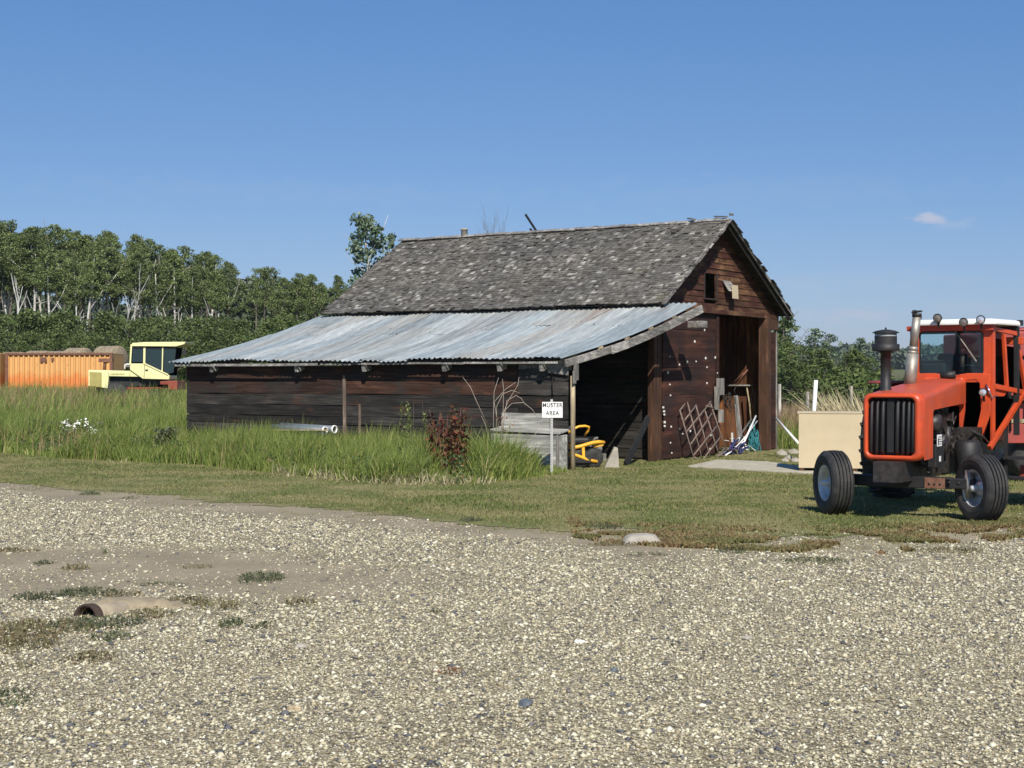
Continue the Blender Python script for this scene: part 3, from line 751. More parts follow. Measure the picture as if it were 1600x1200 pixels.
# rear walls, inner walls
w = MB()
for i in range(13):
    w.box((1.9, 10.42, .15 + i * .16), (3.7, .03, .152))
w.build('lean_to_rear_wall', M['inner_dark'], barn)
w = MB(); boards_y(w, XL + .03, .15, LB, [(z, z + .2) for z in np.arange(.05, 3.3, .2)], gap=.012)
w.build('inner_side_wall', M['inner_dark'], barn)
w = MB(); 
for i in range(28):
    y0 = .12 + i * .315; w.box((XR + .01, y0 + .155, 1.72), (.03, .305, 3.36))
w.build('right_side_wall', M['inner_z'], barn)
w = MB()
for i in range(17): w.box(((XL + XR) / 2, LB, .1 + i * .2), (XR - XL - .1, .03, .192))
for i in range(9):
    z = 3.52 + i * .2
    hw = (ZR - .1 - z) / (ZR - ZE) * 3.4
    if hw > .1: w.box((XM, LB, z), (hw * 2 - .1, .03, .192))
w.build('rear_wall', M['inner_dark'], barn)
fl = MB(); fl.box((5.2, 5.2, .012), (10.0, 10.1, .03)); fl.build('earth_floor', M['turf'], barn)

# gable siding above the door: lapped boards clipped to the roof slope, with an opening
W0 = bpix(1099, 429, 'y', 0); W1 = bpix(1117, 467, 'y', 0)
wx0, wx1, wz0, wz1 = W0.x, W1.x, W1.z, W0.z
gb = MB(); z = 3.42; i = 0
while z < ZR - .12:
    h = .135 + random.uniform(-.008, .008)
    zt = min(z + h, ZR - .1)
    xa = lambda q: EL + (q + .03 - ZE) / (ZR - ZE) * (XM - EL) + .03
    xb = lambda q: ER - (q + .03 - ZE) / (ZR - ZE) * (ER - XM) - .03
    la, ra = max(xa(zt), XL - .0), min(xb(zt), XR + .03)
    segs = [(la, ra)]
    if zt > wz0 + .02 and z < wz1 - .02: segs = [(la, wx0), (wx1, ra)]
    elif random.random() < .6:
        c = random.uniform(la + .3 * (ra - la), la + .7 * (ra - la)); segs = [(la, c), (c + .006, ra)]
    for (p, q) in segs:
        if q - p < .05: continue
        t = random.uniform(-.006, .006); yb = -.01 - random.uniform(0, .01)
        ll = max(xa(z), XL) if p == la else p; rr = min(xb(z), XR + .03) if q == ra else q
        vs = [(ll, yb - .016, z), (rr, yb - .016, z + t), (q, yb, zt + t), (p, yb, zt), (ll, yb + .02, z), (rr, yb + .02, z + t), (q, yb + .02, zt + t), (p, yb + .02, zt)]
        gb.add(vs, [(0, 1, 2, 3), (7, 6, 5, 4), (0, 4, 5, 1), (3, 2, 6, 7), (0, 3, 7, 4), (1, 5, 6, 2)])
    z = zt + .002; i += 1
gb.build('gable_siding', M['gable_x'], barn)
wf = MB(); wf.beam((wx1 + .01, -.04, wz0 - .03), (wx1 + .01, -.04, wz1 + .04), .03, .05, up=(1, 0, 0)); wf.beam((wx0 - .05, -.04, wz0 - .02), (wx1 + .06, -.04, wz0 - .02), .03, .035)
wf.beam((wx0 - .01, -.035, wz0 - .02), (wx0 - .01, -.035, wz1 + .03), .02, .04, up=(1, 0, 0))
wf.build('window_frame', M['frame_dark'], barn)
# tilted board hanging beside the opening
B0 = bpix(1130, 438, 'y', -.05); B1 = bpix(1151, 466, 'y', -.2)
bd = MB(); bd.prism([(B0.x, -.05, B0.z), (B1.x, -.05, B0.z), (B1.x, -.22, B1.z + .15), (B0.x, -.22, B1.z + .15)], (0, .025, 0)); bd.build('hanging_board', M['greywood_x'], barn)
bd = MB(); bd.prism([(B0.x + .12, -.235, B1.z + .3), (B1.x, -.235, B1.z + .3), (B1.x, -.25, B1.z - .02), (B0.x + .12, -.25, B1.z - .02)], (0, .02, 0)); bd.build('pale_panel', M['plywood'], barn)

# lintel, posts, door
lt = MB(); lt.box(((XL + XR) / 2, -.03, 3.37), (XR - XL + .1, .16, .10)); lt.build('door_lintel', M['gable_x'], barn)
DL = bpix(1035, 500, 'y', 0).x; DR = bpix(1121, 500, 'y', 0).x; OR_ = bpix(1187, 500, 'y', 0).x
dr = MB()
zz = .04
for h in (.62, .78, .62, .85, .40):
    dr.box(((DL + DR) / 2 + random.uniform(-.008, .008), .0 + random.uniform(-.006, .006), zz + h / 2), (DR - DL - .03, .03, h - .006)); zz += h
dr.box((DR - .07, -.035, 1.68), (.13, .03, 3.2))
dleaf = dr.build('door_leaf', M['door_x'], barn)
dots = [(1101, 516), (1086, 534), (1047, 557), (1062, 570), (1074, 566), (1088, 565), (1103, 560), (1105, 574), (1118, 559), (1119, 583), (1105, 599), (1044, 582), (1047, 601), (1048, 618), (1049, 667), (1062, 670), (1067, 678), (1048, 692), (1050, 708), (1052, 723), (1079, 674), (1111, 680), (1126, 665), (1110, 702), (1117, 624), (1065, 727), (1034, 643), (1034.5, 648), (1035, 660), (1035, 666), (1037, 637)]
nl = MB(); nl.lathe([(0, .012), (.028, .010), (.036, 0), (.036, -.02)], Matrix.Rotation(R(90), 4, 'X'), 10)
disc0 = None
for (px, py) in dots:
    q = bpix(px, py, 'y', -.02); r = random.uniform(.5, 1.0)
    if q.z < .05: continue
    if disc0 is None: disc0 = nl.build('white_disc', mat_plain('chalky_disc', (0.55, 0.54, 0.5), .7), barn); dk_ = disc0
    else: dk_ = disc0.copy(); COL.objects.link(dk_); dk_.parent = barn
    dk_.location = (q.x, -.018 if q.x < DR - .14 else -.052, q.z) if q.x > DL else (q.x, -.085, q.z); dk_.scale = (r, 1, r)
ps = MB(); ps.box((3.61, .0, 1.62), (.36, .16, 3.2)); ps.build('left_post', M['post_red'], barn, bevel=.012)
ps = MB(); ps.box((OR_ + .27, -.02, 1.69), (.24, .24, 3.34)); ps.build('door_post', M['post_red'], barn, bevel=.012)
ps = MB(); ps.box((OR_ + .72, .02, 1.5), (.58, .14, 2.95)); ps.build('corner_post', M['door_x'], barn, bevel=.01)
ps = MB(); ps.box((OR_ + .57, -.02, 3.19), (.80, .16, .30)); ps.build('post_cap_board', M['post_red'], barn, bevel=.01)
ps = MB(); ps.box((XR + .02, -.04, 1.7), (.05, .06, 3.4)); ps.build('corner_trim', M['greywood_z'], barn)
ps = MB()
for (px0, py0, px1, py1) in ((1121, 591, 1130, 617), (1118, 604, 1122, 640), (1124, 640, 1129, 660)):
    a_ = bpix(px0, py0, 'y', -.1); b_ = bpix(px1, py1, 'y', -.1); ps.box(((a_.x + b_.x) / 2, -.1, (a_.z + b_.z) / 2), (abs(b_.x - a_.x), .06, abs(a_.z - b_.z)))
ps.build('wood_cleat', M['greywood_z'], barn)
# shelf on the inner right wall
sf = MB(); a_ = bpix(1137, 602, 'x', XR - .2); b_ = bpix(1178, 602, 'x', XR - .2)
sf.box((XR - .12, (a_.y + b_.y) / 2, a_.z), (.22, abs(a_.y - b_.y), .035)); sf.build('inner_shelf', M['greywood_x'], barn)
sf = MB(); c_ = bpix(1143, 600, 'x', XR - .06); d_ = bpix(1171, 576, 'x', XR - .06); e_ = bpix(1157, 588, 'x', XR - .06)
sf.tube([c_, d_], .02, 6); sf.tube([d_ + Vector((0, .03, -.02)), e_ + Vector((-.04, .1, -.2))], .015, 6)
sf.build('wall_bracket', M['rust'], barn)

# shingle roofs: every shingle a piece of its own inside the mesh
def shingle_side(mb, x0, x1, y0, y1, expo=.102, seed=3):
    rg = random.Random(seed)
    L = math.hypot(x1 - x0, ZR - ZE); dx = (XM - x0) / L; dz = (ZR - ZE) / L
    nx, nz = (-dz, dx) if dx > 0 else (dz, -dx)
    rows = int(L / expo) + 1
    for r in range(rows):
        s0 = r * expo; y = y0 + rg.uniform(-.12, 0) 
        worn = max(0.0, (s0 / L - .72) / .28)
        while y < y1:
            wd = rg.uniform(.06, .15); ye = min(y + wd, y1 + rg.uniform(-.02, .05))
            if ye - y < .03: y += wd; continue
            if rg.random() < .012 + .02 * worn: y += wd; continue
            sl = rg.gauss(0, .012) - (.035 if rg.random() < .06 + .1 * worn else 0) + (.05 * rg.random() if rg.random() < .03 else 0)
            lift = .010 + abs(rg.gauss(0, .006)) + (.03 * rg.random() if rg.random() < .08 + .25 * worn else 0)
            skew = rg.gauss(0, .006) + (rg.gauss(0, .04) if rg.random() < .05 + .25 * worn else 0)
            top = min(s0 + .26, L + .01); bot = s0 + sl
            wav = .012 * math.sin(y * 1.1 + r * .2) + .02 * math.sin(y * .45)
            def P(s, yy, h): return (x0 + dx * s + nx * h, yy, ZE + dz * s + nz * h + wav - .03 * math.sin(math.pi * min(1, max(0, (yy - y0) / (y1 - y0)))))
            g = .005; th = .02
            vs = [P(bot, y + g, lift + .012), P(bot + rg.uniform(-.008, .008), ye - g, lift + .012), P(top, ye - g + skew, .006), P(top, y + g + skew, .006),
                  P(bot, y + g, lift + .012 - th), P(bot, ye - g, lift + .012 - th)]
            mb.add(vs, [(0, 1, 2, 3), (0, 4, 5, 1), (0, 3, 4), (1, 5, 2)])
            y = ye
YF, YB = -.36, 9.2
mb = MB(); shingle_side(mb, EL - .02, XM, YF, YB); mb.build('left_shingle_roof', M['shingle'], barn)
mb = MB(); shingle_side(mb, ER + .02, XM, YF, YB, .11, 5); mb.build('right_shingle_roof', M['shingle'], barn)
# roof boards beneath, with gaps, and rafters showing in the overhang
rb = MB()
for sgn, x0 in ((1, EL), (-1, ER)):
    L = math.hypot(XM - x0, ZR - ZE); ux, uz = (XM - x0) / L, (ZR - ZE) / L
    s = .02
    while s < L - .1:
        c = Vector((x0 + ux * (s + .065), (YF + YB) / 2 + random.uniform(-.02, .02), ZE + uz * (s + .065) - .028))
        a = math.atan2(uz, ux); rb.box(c, (.128, YB - YF - .02, .02), Matrix.Rotation(-a, 3, 'Y')); s += .133
rb.build('roof_decking', M['inner_dark'], barn)
rf = MB()
for y in [YF + .07, .05] + [1.2 * k for k in range(1, 8)]:
    for x0 in (EL, ER):
        rf.beam((x0 + (.02 if x0 < XM else -.02), y, ZE - .09), (XM, y, ZR - .09), .04, .09)
rf.build('rafter', M['inner_dark'], barn)
fb = MB()
fb.beam((ER + .03, YF - .02, ZE - .02), (XM + .02, YF - .02, ZR - .015), .022, .07); fb.beam((EL - .03, YF - .02, ZE - .02), (XM - .02, YF - .02, ZR - .015), .022, .07)
fb.build('rake_board', M['greywood_x'], barn)
rc = MB()
for k in range(14):
    y = YF + k * .69; 
    for sg in (-1, 1): 
        rc.beam((XM + sg * .055, y, ZR + .02 + random.uniform(-.01, .012)), (XM + sg * .055, y + .67, ZR + .02 + random.uniform(-.01, .012)), .11, .018, up=(sg * .6, 0, 1))
rc.build('ridge_cap', M['greywood_x'], barn)
# loose bits on the ridge
rl = MB()
a_ = bpix(821, 335, 'x', XM); b_ = bpix(842, 364, 'x', XM); rl.beam((XM, a_.y, a_.z), (XM, b_.y, b_.z - .05), .035, .05); rl.beam((XM, b_.y + .1, b_.z - .02), (XM + .02, b_.y + .28, b_.z + .12), .03, .05)
rl.build('loose_stick', M['black'], barn)
rl = MB()
for (x, y, dz, L_, t) in ((-.05, -.25, .08, .35, .25), (.1, .05, .07, .3, -.3), (-.12, .55, .06, .22, .5), (0, 3.2, .05, .2, .1), (.02, -.34, .12, .12, 1.1)):
    rl = MB(); rl.beam((XM + x, YF + .3 + y, ZR + dz), (XM + x + .1, YF + .3 + y + L_ * math.cos(t), ZR + dz + L_ * math.sin(t) * .4), .1, .03); rl.build('loose_shingle', M['shingle'], barn)
ch = MB(); c_ = bpix(725.5, 372, 'x', XM); ch.lathe([(.085, -.3), (.085, .16), (.10, .165), (.10, .20), (.07, .20), (.07, .1)], Matrix.Translation((XM, c_.y, ZR + .02)), 14); ch.build('flue_pipe', M['concrete'], barn)

# tin roof of the lean-to: separate corrugated sheets in two courses
def yfront(x): t = (x + .3) / 4.0; return .02 - 1.02 * max(0, t) ** 1.0
def yrear(x): t = (x + .3) / 3.9; return 10.62 - 1.3 * t
def tinz(x, y):
    t = (x + .32) / 3.9
    z = 2.19 + 1.21 * t - .10 * math.sin(math.pi * min(1, max(0, t)))
    return z + .02 * math.sin(y * .9) * (1 - t) + .015 * math.sin(y * 2.3 + 1)
def tin_sheet(vs, fs, t0, t1, xa, xb, lift, tilt, sd):
    rg = random.Random(sd); nx, ny = 12, 34; b = len(vs)
    sk = rg.uniform(-.012, .012); ce = rg.uniform(-.03, .03)
    for i in range(nx + 1):
        x = xa + (xb - xa) * i / nx
        for j in range(ny + 1):
            t = t0 + (t1 - t0) * j / ny
            xx = x + (ce * (j / ny - .5) if i == 0 else 0) + (rg.uniform(-.006, .006) if i == 0 else 0)
            y = yfront(xx) + t * (yrear(xx) - yfront(xx)) + sk * (i / nx - .5)
            wv = .014 * math.sin((t * 10.6) / .065 * math.pi)
            edge = .012 * math.exp(-(i) * .9) * rg.uniform(-1, 1)
            vs.append((xx, y, tinz(xx, y) + wv + lift + tilt * (j / ny) + edge))
    for i in range(nx):
        for j in range(ny):
            a = b + i * (ny + 1) + j; fs.append((a, a + 1, a + ny + 2, a + ny + 1))
vs, fs = [], []
NS = 17
for k in range(NS):
    t0 = k / NS - .004; t1 = (k + 1) / NS + .006
    top = 2.2 + random.uniform(-.3, .35)
    if k == 0:
        tin_sheet(vs, fs, -.004, t1, -.33, 3.62, .022, 0, 1); continue
    tin_sheet(vs, fs, t0, t1, -.34 + random.uniform(-.03, .04), top + .25, .004 + .012 * (k % 2), .016, 40 + k)
    if k in (4, 11): tin_sheet(vs, fs, t0, t1, top, 3.5, .022, .008, 70 + k)
    else: tin_sheet(vs, fs, t0 + .001, t1 - .001, top + random.uniform(-.03, .03), 3.5, .020 + .004 * (k % 2), -.006, 90 + k)
np_mesh('tin_roof', np.array(vs), np.array(fs), M['tin'], barn, smooth=True)
tf = MB()                                   # purlins and rafters below the tin
for x in (-.2, .55, 1.3, 2.05, 2.8, 3.4):
    n = 12
    for k in range(n):
        t = [k / n * .985 + .012, (k + 1) / n * .985 + .012]
        pts = [Vector((x, yfront(x) + q * (yrear(x) - yfront(x)), 0)) for q in t]
        for p in pts: p.z = tinz(p.x, p.y) - .05
        tf.beam(pts[0], pts[1], .09, .035)
tf.build('purlin', M['inner_dark'], barn)
for (px, py) in ((337, 580), (470, 577), (575, 580), (700, 580), (786, 578), (1000, 0)):
    y = bpix(px, py, 'x', -.1).y if px < 900 else .5
    tl = MB(); pts = [(-.26, y, 2.035), (.6, y + random.uniform(-.02, .02), tinz(.6, y) - .17), (1.7, y, tinz(1.7, y) - .17), (2.8, y, tinz(2.8, y) - .17), (3.8, y, tinz(3.8, y) - .17)]
    for q in range(4): tl.beam(pts[q], pts[q + 1], .09, .17)
    tl.build('lean_to_rafter', M['greywood_x'], barn)
ev = MB()                                   # wall plate + eave boards
ev.beam((.06, .02, 2.03), (.06, 10.4, 2.03), .10, .12)
y = 6.2
while y < 10.5:
    ye = min(y + random.uniform(.9, 1.5), 10.55); ev.beam((-.31, y, 2.115 + random.uniform(-.006, .006)), (-.31, ye - .01, 2.118 + random.uniform(-.006, .006)), .02, .055); y = ye
y = .1
while y < 6.1:
    ye = y + random.uniform(.8, 1.6); ev.beam((-.29, y, 2.125 + random.uniform(-.012, .006)), (-.29, min(ye, 6.15) - .01, 2.125 + random.uniform(-.012, .006)), .02, .04); y = ye
ev.build('eave_board', M['greywood_x'], barn)
# front fascia beam in two lengths, gently bowed
def fpt(x, dz, dy=-.03): return Vector((x, yfront(x) + dy, tinz(x, yfront(x)) + dz))
fbm = MB()
xsq = [-.22, .1, .45, .8, 1.1]
for a_, b_ in zip(xsq[:-1], xsq[1:]): fbm.beam(fpt(a_, -.125), fpt(b_, -.125), .05, .15)
xsq = [1.0, 1.5, 2.1, 2.7, 3.2, 3.74]
for a_, b_ in zip(xsq[:-1], xsq[1:]): fbm.beam(fpt(a_, -.135, -.06), fpt(b_, -.135, -.06), .05, .17)
fbm.build('fascia_beam', M['greywood_x'], barn, bevel=.008)
bl = MB()
for x in (.75, 1.5, 2.2, 2.9): 
    p = fpt(x, -.03, -.03); bl = MB(); bl.box(p, (.12, .07, .045), Matrix.Rotation(R(-18), 3, 'Y')); bl.build('packing_block', M['postwood'], barn, bevel=.012)
bk = MB(); a_ = bpix(1093, 507, 'y', -.75); bk.box((a_.x, -.7, a_.z), (.28, .35, .15)); bk.build('beam_end', M['greywood_x'], barn, bevel=.01)
# corner post, a peeled pole, and its brackets
cp = MB(); cp.tube([(.05, -.04, -.05), (.045, -.045, .6), (.06, -.04, 1.2), (.05, -.04, 1.86)], [.055, .05, .052, .048], 10); cp.build('corner_pole', M['postwood'], barn)
cp = MB(); cp.box((.08, -.10, 1.98), (.14, .05, .42)); cp.box((.0, -.11, 1.83), (.10, .03, .25)); cp.build('corner_bracket', M['greywood_z'], barn, bevel=.006)
cp = MB(); cp.prism([(-.04, .0, 2.16), (-.04, .5, 2.16), (-.04, .46, 1.93), (-.04, .0, 1.87)][::-1], (-.035, 0, 0)); cp.build('corner_gusset', M['greywood_x'], barn)
cd = MB(); q = [(-.075, .38, 1.93), (-.07, .34, 1.85), (-.06, .37, 1.7), (-.055, .36, 1.48)]; cd.tube(q, .012, 6); cd.build('hanging_wire', M['black'], barn)

# things inside / against the barn --------------------------------------------
def panel(lo, hi): pass

# diamond-link harrow leaning on the door leaf
hr = thing('chain_harrow', 'rusty diamond-mesh harrow section leaning on the dark red barn door', 'harrow', BW(DL + .9, -.4, 0), BROT)
def hl(px, py):
    # plane leaning back from y=-.45 at the ground to y=-.06 at 1.35 m
    lo = bpix(px, py, 'y', -.45)
    for _ in range(6):
        yy = -.45 + .39 * min(1.0, max(0, lo.z / 1.35)); lo = bpix(px, py, 'y', yy)
    return lo - Vector((DL + .9, -.4, 0))
bars = MB()
A_ = [((1062, 640), (1084, 716)), ((1074, 628), (1098, 722)), ((1087, 632), (1112, 725)), ((1101, 640), (1128, 726)), ((1109, 627), (1135, 705))]
B_ = [((1062, 640), (1069, 631)), ((1068, 657), (1086, 634)), ((1072, 674), (1110, 627)), ((1078, 694), (1111, 646)), ((1082, 712), (1120, 664)), ((1097, 718), (1125, 682)), ((1113, 724), (1131, 700)), ((1102, 634), (1115, 638))]
for s in A_: bars.tube([hl(*s[0]), hl(*s[1])], .017, 6)
for s in B_: bars.tube([hl(*s[0]) + Vector((0, -.02, 0)), hl(*s[1]) + Vector((0, -.02, 0))], .017, 6)
bars.build('link_bars', M['old_iron'], hr)
fr = MB(); fr.tube([hl(1083, 714), hl(1095, 720), hl(1130, 727)], .02, 6); fr.tube([hl(1120, 711), hl(1132, 712), hl(1136, 722), hl(1128, 727)], .015, 6)
for q in ((1086, 722), (1098, 724), (1112, 726), (1070, 726)):
    p = hl(*q); fr.lathe([(.035, 0), (.05, .015), (.035, .03)], Matrix.Translation(p) @ Matrix.Rotation(R(80), 4, 'X'), 10)
fr.build('end_rail', M['old_iron'], hr)

def rod_thing(name, label, cat, pts_px, r, mat, plane_y, group=None):
    P = [bpix(px, py, 'y', yy) for (px, py), yy in zip(pts_px, plane_y)]
    base = BW(P[-1].x, P[-1].y, 0)
    o0 = P[-1].copy(); o0.z = 0
    t = MB().tube([p - o0 for p in P], r, 8).build(name, mat)
    t.location = base; t.rotation_euler = (0, 0, BROT)
    return tag(t, label, cat, group)
rod_thing('plastic_pipe', 'straight white plastic pipe leaning in the barn doorway', 'pipe', [(1181, 650), (1162, 692)], .024, M['white_pvc'], [-.02, -.25])
rod_thing('curved_hose', 'grey curved hose sagging from the door post to the harrow', 'hose', [(1174, 655), (1158, 678), (1146, 694), (1131, 707), (1124, 712)], .02, M['steel'], [.1, -.05, -.15, -.25, -.3])
rod_thing('bent_pipe', 'pale bent pipe lowest in the doorway heap', 'pipe', [(1183, 658), (1165, 682), (1146, 703), (1127, 716)], .016, M['white_pvc'], [.0, -.15, -.25, -.35])
rod_thing('wooden_handle', 'long light wooden tool handle hanging below the inner shelf', 'tool handle', [(1167, 606), (1171, 630), (1173, 655)], .02, M['postwood'], [.6, .5, .4])
rod_thing('hanging_cable', 'thin grey cable looping down beside the door post', 'cable', [(1176, 640), (1174, 622), (1177, 606), (1180, 612), (1180, 640), (1176, 660)], .008, M['steel'], [.5] * 6)
rp = MB(); rg = random.Random(4)
for k in range(26):
    a_ = bpix(rg.uniform(1170, 1184), rg.uniform(660, 690), 'y', -.05); p = [a_]
    for q in range(5): p.append(p[-1] + Vector((rg.uniform(-.09, .06), rg.uniform(-.04, .03), rg.uniform(-.14, -.02))))
    rp.tube([v if v.z > .02 else Vector((v.x, v.y, .02)) for v in p], .009, 5)
o = rp.build('rope_tangle', mat_plain('teal_rope', (0.03, 0.20, 0.23), 0.8)); o.location = BC; o.rotation_euler = (0, 0, BROT); tag(o, 'tangle of teal rope hanging in the barn doorway', 'rope')
rp = MB()
for k in range(16):
    a_ = bpix(rg.uniform(1138, 1158), rg.uniform(700, 712), 'y', -.3)
    b_ = a_ + Vector((rg.uniform(-.3, .4), rg.uniform(-.1, .1), rg.uniform(-.1, .25))); b_.z = max(b_.z, .02)
    rp.tube([a_, (a_ + b_) / 2 + Vector((0, 0, .05)), b_], .02, 6)
o = rp.build('tarp_bundle', mat_plain('dark_blue_tarp', (0.02, 0.025, 0.12), 0.6)); o.location = BC; o.rotation_euler = (0, 0, BROT); tag(o, 'crumpled dark blue tarp strips at the foot of the doorway heap', 'tarp')
grp = 'white offcut strips heaped in the doorway'
for k in range(12):
    a_ = bpix(rg.uniform(1136, 1182), rg.uniform(684, 716), 'y', rg.uniform(-.35, -.1)); a_.z = max(.03, a_.z)
    s_ = MB().beam((0, 0, 0), (rg.uniform(-.25, .25), rg.uniform(-.1, .1), rg.uniform(-.03, .22)), .045, .012)
    o = s_.build('white_offcut', M['white_pvc']); o.location = BW(*a_); o.rotation_euler = (0, 0, BROT); tag(o, 'small white strip lying in the heap at the foot of the barn doorway', 'offcut', grp)
# hanging tack / chain on the cleats
hk = MB()
for k in range(14):
    a_ = bpix(rg.uniform(1131, 1150), rg.uniform(604, 632), 'y', .2); hk.tube([a_, a_ + Vector((rg.uniform(-.08, .08), .02, rg.uniform(-.12, -.02))), a_ + Vector((rg.uniform(-.08, .08), 0, rg.uniform(-.25, -.1)))], .014, 5)
o = hk.build('hanging_tackle', M['black']); o.location = BC; o.rotation_euler = (0, 0, BROT); tag(o, 'dark chains and tackle hung at the left edge of the doorway', 'tackle')
pl = MB()
a_ = bpix(1134, 625, 'y', .25); b_ = bpix(1146, 700, 'y', .25); pl.prism([(a_.x, .25, a_.z), (b_.x, .28, a_.z), (b_.x, .12, .05), (a_.x, .12, .05)], (0, .025, 0))
o = pl.build('leaning_plank', M['inner_z']); o.location = BC; o.rotation_euler = (0, 0, BROT); tag(o, 'broad orange-brown plank standing inside the barn doorway', 'plank')
pl = MB()
a_ = bpix(1148, 618, 'y', .35); b_ = bpix(1155, 700, 'y', .35); pl.prism([(a_.x, .35, a_.z), (b_.x, .38, a_.z), (b_.x - .05, .2, .05), (a_.x - .05, .2, .05)], (0, .03, 0))
o = pl.build('leaning_plank', M['greywood_z']); o.location = BC; o.rotation_euler = (0, 0, BROT); tag(o, 'narrow dark grey plank behind the broad orange-brown one', 'plank')
# white pole leaning outside the right corner
P0, P1 = PD(1213, 654, 34.2), PD(1247, 692, 32.5)
o = MB().tube([(0, 0, 0), P0 - P1], .028, 8).build('white_pole', M['white_pvc']); o.location = P1; tag(o, 'white pole leaning against the outer right corner of the barn', 'pole')
# rubble heap at the corner
for k, (px, py, s) in enumerate(((1222, 706, .16), (1232, 712, .12), (1240, 704, .15), (1227, 716, .10), (1243, 716, .13))):
    p = PG(px, py + 6); bv, bf = ico()
    m_ = MB().add([Vector(v) * s * random.uniform(.8, 1.2) for v in bv], [tuple(f) for f in bf]); o = m_.build('rubble_chunk', M['concrete'], bevel=.01); o.location = p; tag(o, 'pale rubble chunk by the right corner of the barn', 'rubble', 'rubble chunks between barn and crate')

# interior beams in lean-to, concrete wedge, dark plank
wd = MB(); a_ = PG(945, 733); 
wd.prism([(0, 0, 0), (.30, 0, 0), (.27, 0, .40), (.20, 0, .42)], (0, .25, 0)); o = wd.build('concrete_wedge', M['concrete'], bevel=.01); o.location = (1.86, 29.75, .01); tag(o, 'broken grey concrete wedge beside the yellow mower', 'concrete block')
dp = MB(); dp.beam((0, 0, 0), (.55, .9, .95), .05, .16); o = dp.build('dark_timber', M['black']); o.location = (2.35, 30.6, .02); tag(o, 'dark slanting timber standing inside the lean-to', 'timber')
for k, z in enumerate((.1, .28, .46)):
    q = MB().beam((3.0, .9 + .1 * k, z), (3.45, 3.4, z + .03), .1, .15).build('stacked_beam', M['greywood_x']); q.location = BC; q.rotation_euler = (0, 0, BROT)
    tag(q, ['lowest', 'middle', 'topmost'][k] + ' weathered beam of the stack just inside the lean-to', 'beam', 'beams stacked in the lean-to')

# ================================================================== TRACTOR
TO = Vector((5.09, 19.18, 0)); TROT = R(-33)
trac = thing('tractor', 'orange-red farm tractor with white cab roof, black grille and narrow front tyres', 'tractor', TO, TROT)
tR = Matrix.Rotation(TROT, 3, 'Z')
def tpix(px, py, axis=None, val=0, pt=None, nrm=None):
    o = tR.inverted() @ (Vector((0, 0, CAMH)) - TO); d = tR.inverted() @ Vector(((px - CX) / FPX, 1, -(py - YH) / FPX))
    if axis: k = 'xyz'.index(axis); t = (val - o[k]) / d[k]
    else: nrm = Vector(nrm); t = (Vector(pt) - o).dot(nrm) / d.dot(nrm)
    return o + d * t
XC = -.04                                   # hood centre
def rrect(w, h, r, n=5, cx=0, cz=0):
    pts = []
    for (sx, sz, a0) in ((1, -1, -90), (1, 1, 0), (-1, 1, 90), (-1, -1, 180)):
        for k in range(n + 1):
            a = R(a0 + 90 * k / n); pts.append((cx + sx * (w / 2 - r) + r * math.cos(a), cz + sz * (h / 2 - r) + r * math.sin(a)))
    return pts
# bezel ring
o_ = rrect(.76, .86, .10, 5, XC, 1.185); m_ = rrect(.70, .80, .09, 5, XC, 1.185); i_ = rrect(.62, .74, .07, 5, XC - .01, 1.19)
bz = MB(); n = len(o_)
rings = [[(x, -.22, z) for x, z in o_], [(x, -.37, z) for x, z in o_], [(x, -.405, z) for x, z in m_], [(x, -.40, z) for x, z in i_], [(x, -.30, z) for x, z in i_]]
vs = [p for r_ in rings for p in r_]; fs = []
for k in range(4):
    for j in range(n): fs.append((k * n + j, k * n + (j + 1) % n, (k + 1) * n + (j + 1) % n, (k + 1) * n + j))
bz.add(vs, fs, smooth=True); bz.build('grille_surround', M['orange'], trac)
gr = MB(); gr.box((XC, -.27, 1.19), (.64, .03, .76)); grille = gr.build('grille', M['black'], trac)
gs = MB()
for k, x in enumerate((-.27, -.195, -.12, .07, .145, .215, .275)):
    pts = [(XC + x - .01, -.315, .84), (XC + x - .01, -.37, .88), (XC + x, -.375, 1.2), (XC + x + .005, -.37, 1.48), (XC + x + .01, -.315, 1.53)]
    gs.tube(pts, .022 if k not in (2, 3) else .026, 8)
gs.box((XC - .025, -.33, 1.19), (.09, .05, .66)); gs.build('grille_bar', M['black'], grille)
# hood: cross sections along y
def hood_sec(y, hw, zt, zb, drop):
    r_ = .055; right = [(hw - r_ + r_ * math.sin(R(a)), zt - .012 - r_ + r_ * math.cos(R(a))) for a in (0, 22, 45, 68, 90)]
    p = [(-hw, zb)] + [(-x, z) for x, z in reversed(right)] + [(0, zt + .006)] + right + [(hw, zb)]
    return [(XC + x, y, z) for x, z in p]
st = [(-.24, .372, 1.605, .765), (-.1, .375, 1.625, .77), (.06, .38, 1.64, .785), (.075, .38, 1.642, 1.36), (.11, .38, 1.646, 1.40), (.6, .355, 1.70, 1.42), (1.2, .315, 1.76, 1.44), (1.92, .27, 1.80, 1.46)]
hd = MB(); secs = [hood_sec(y, hw, zt, zb, 0) for (y, hw, zt, zb) in st]; n = len(secs[0])
vs = [p for s_ in secs for p in s_]; fs = [(k * n + j, (k + 1) * n + j, (k + 1) * n + j + 1, k * n + j + 1) for k in range(len(secs) - 1) for j in range(n - 1)]
hd.add(vs, fs, smooth=False); hood = hd.build('hood', M['orange_hood'], trac, solid=.012)
for (y, z, l_) in ((.72, 1.60, .17), (.55, 1.45, .13)): lt_ = MB(); lt_.beam((XC + .392 - .06 * y, y, z), (XC + .392 - .06 * (y + l_), y + l_, z + .012), .006, .018); lt_.build('side_trim', M['chrome'], hood)
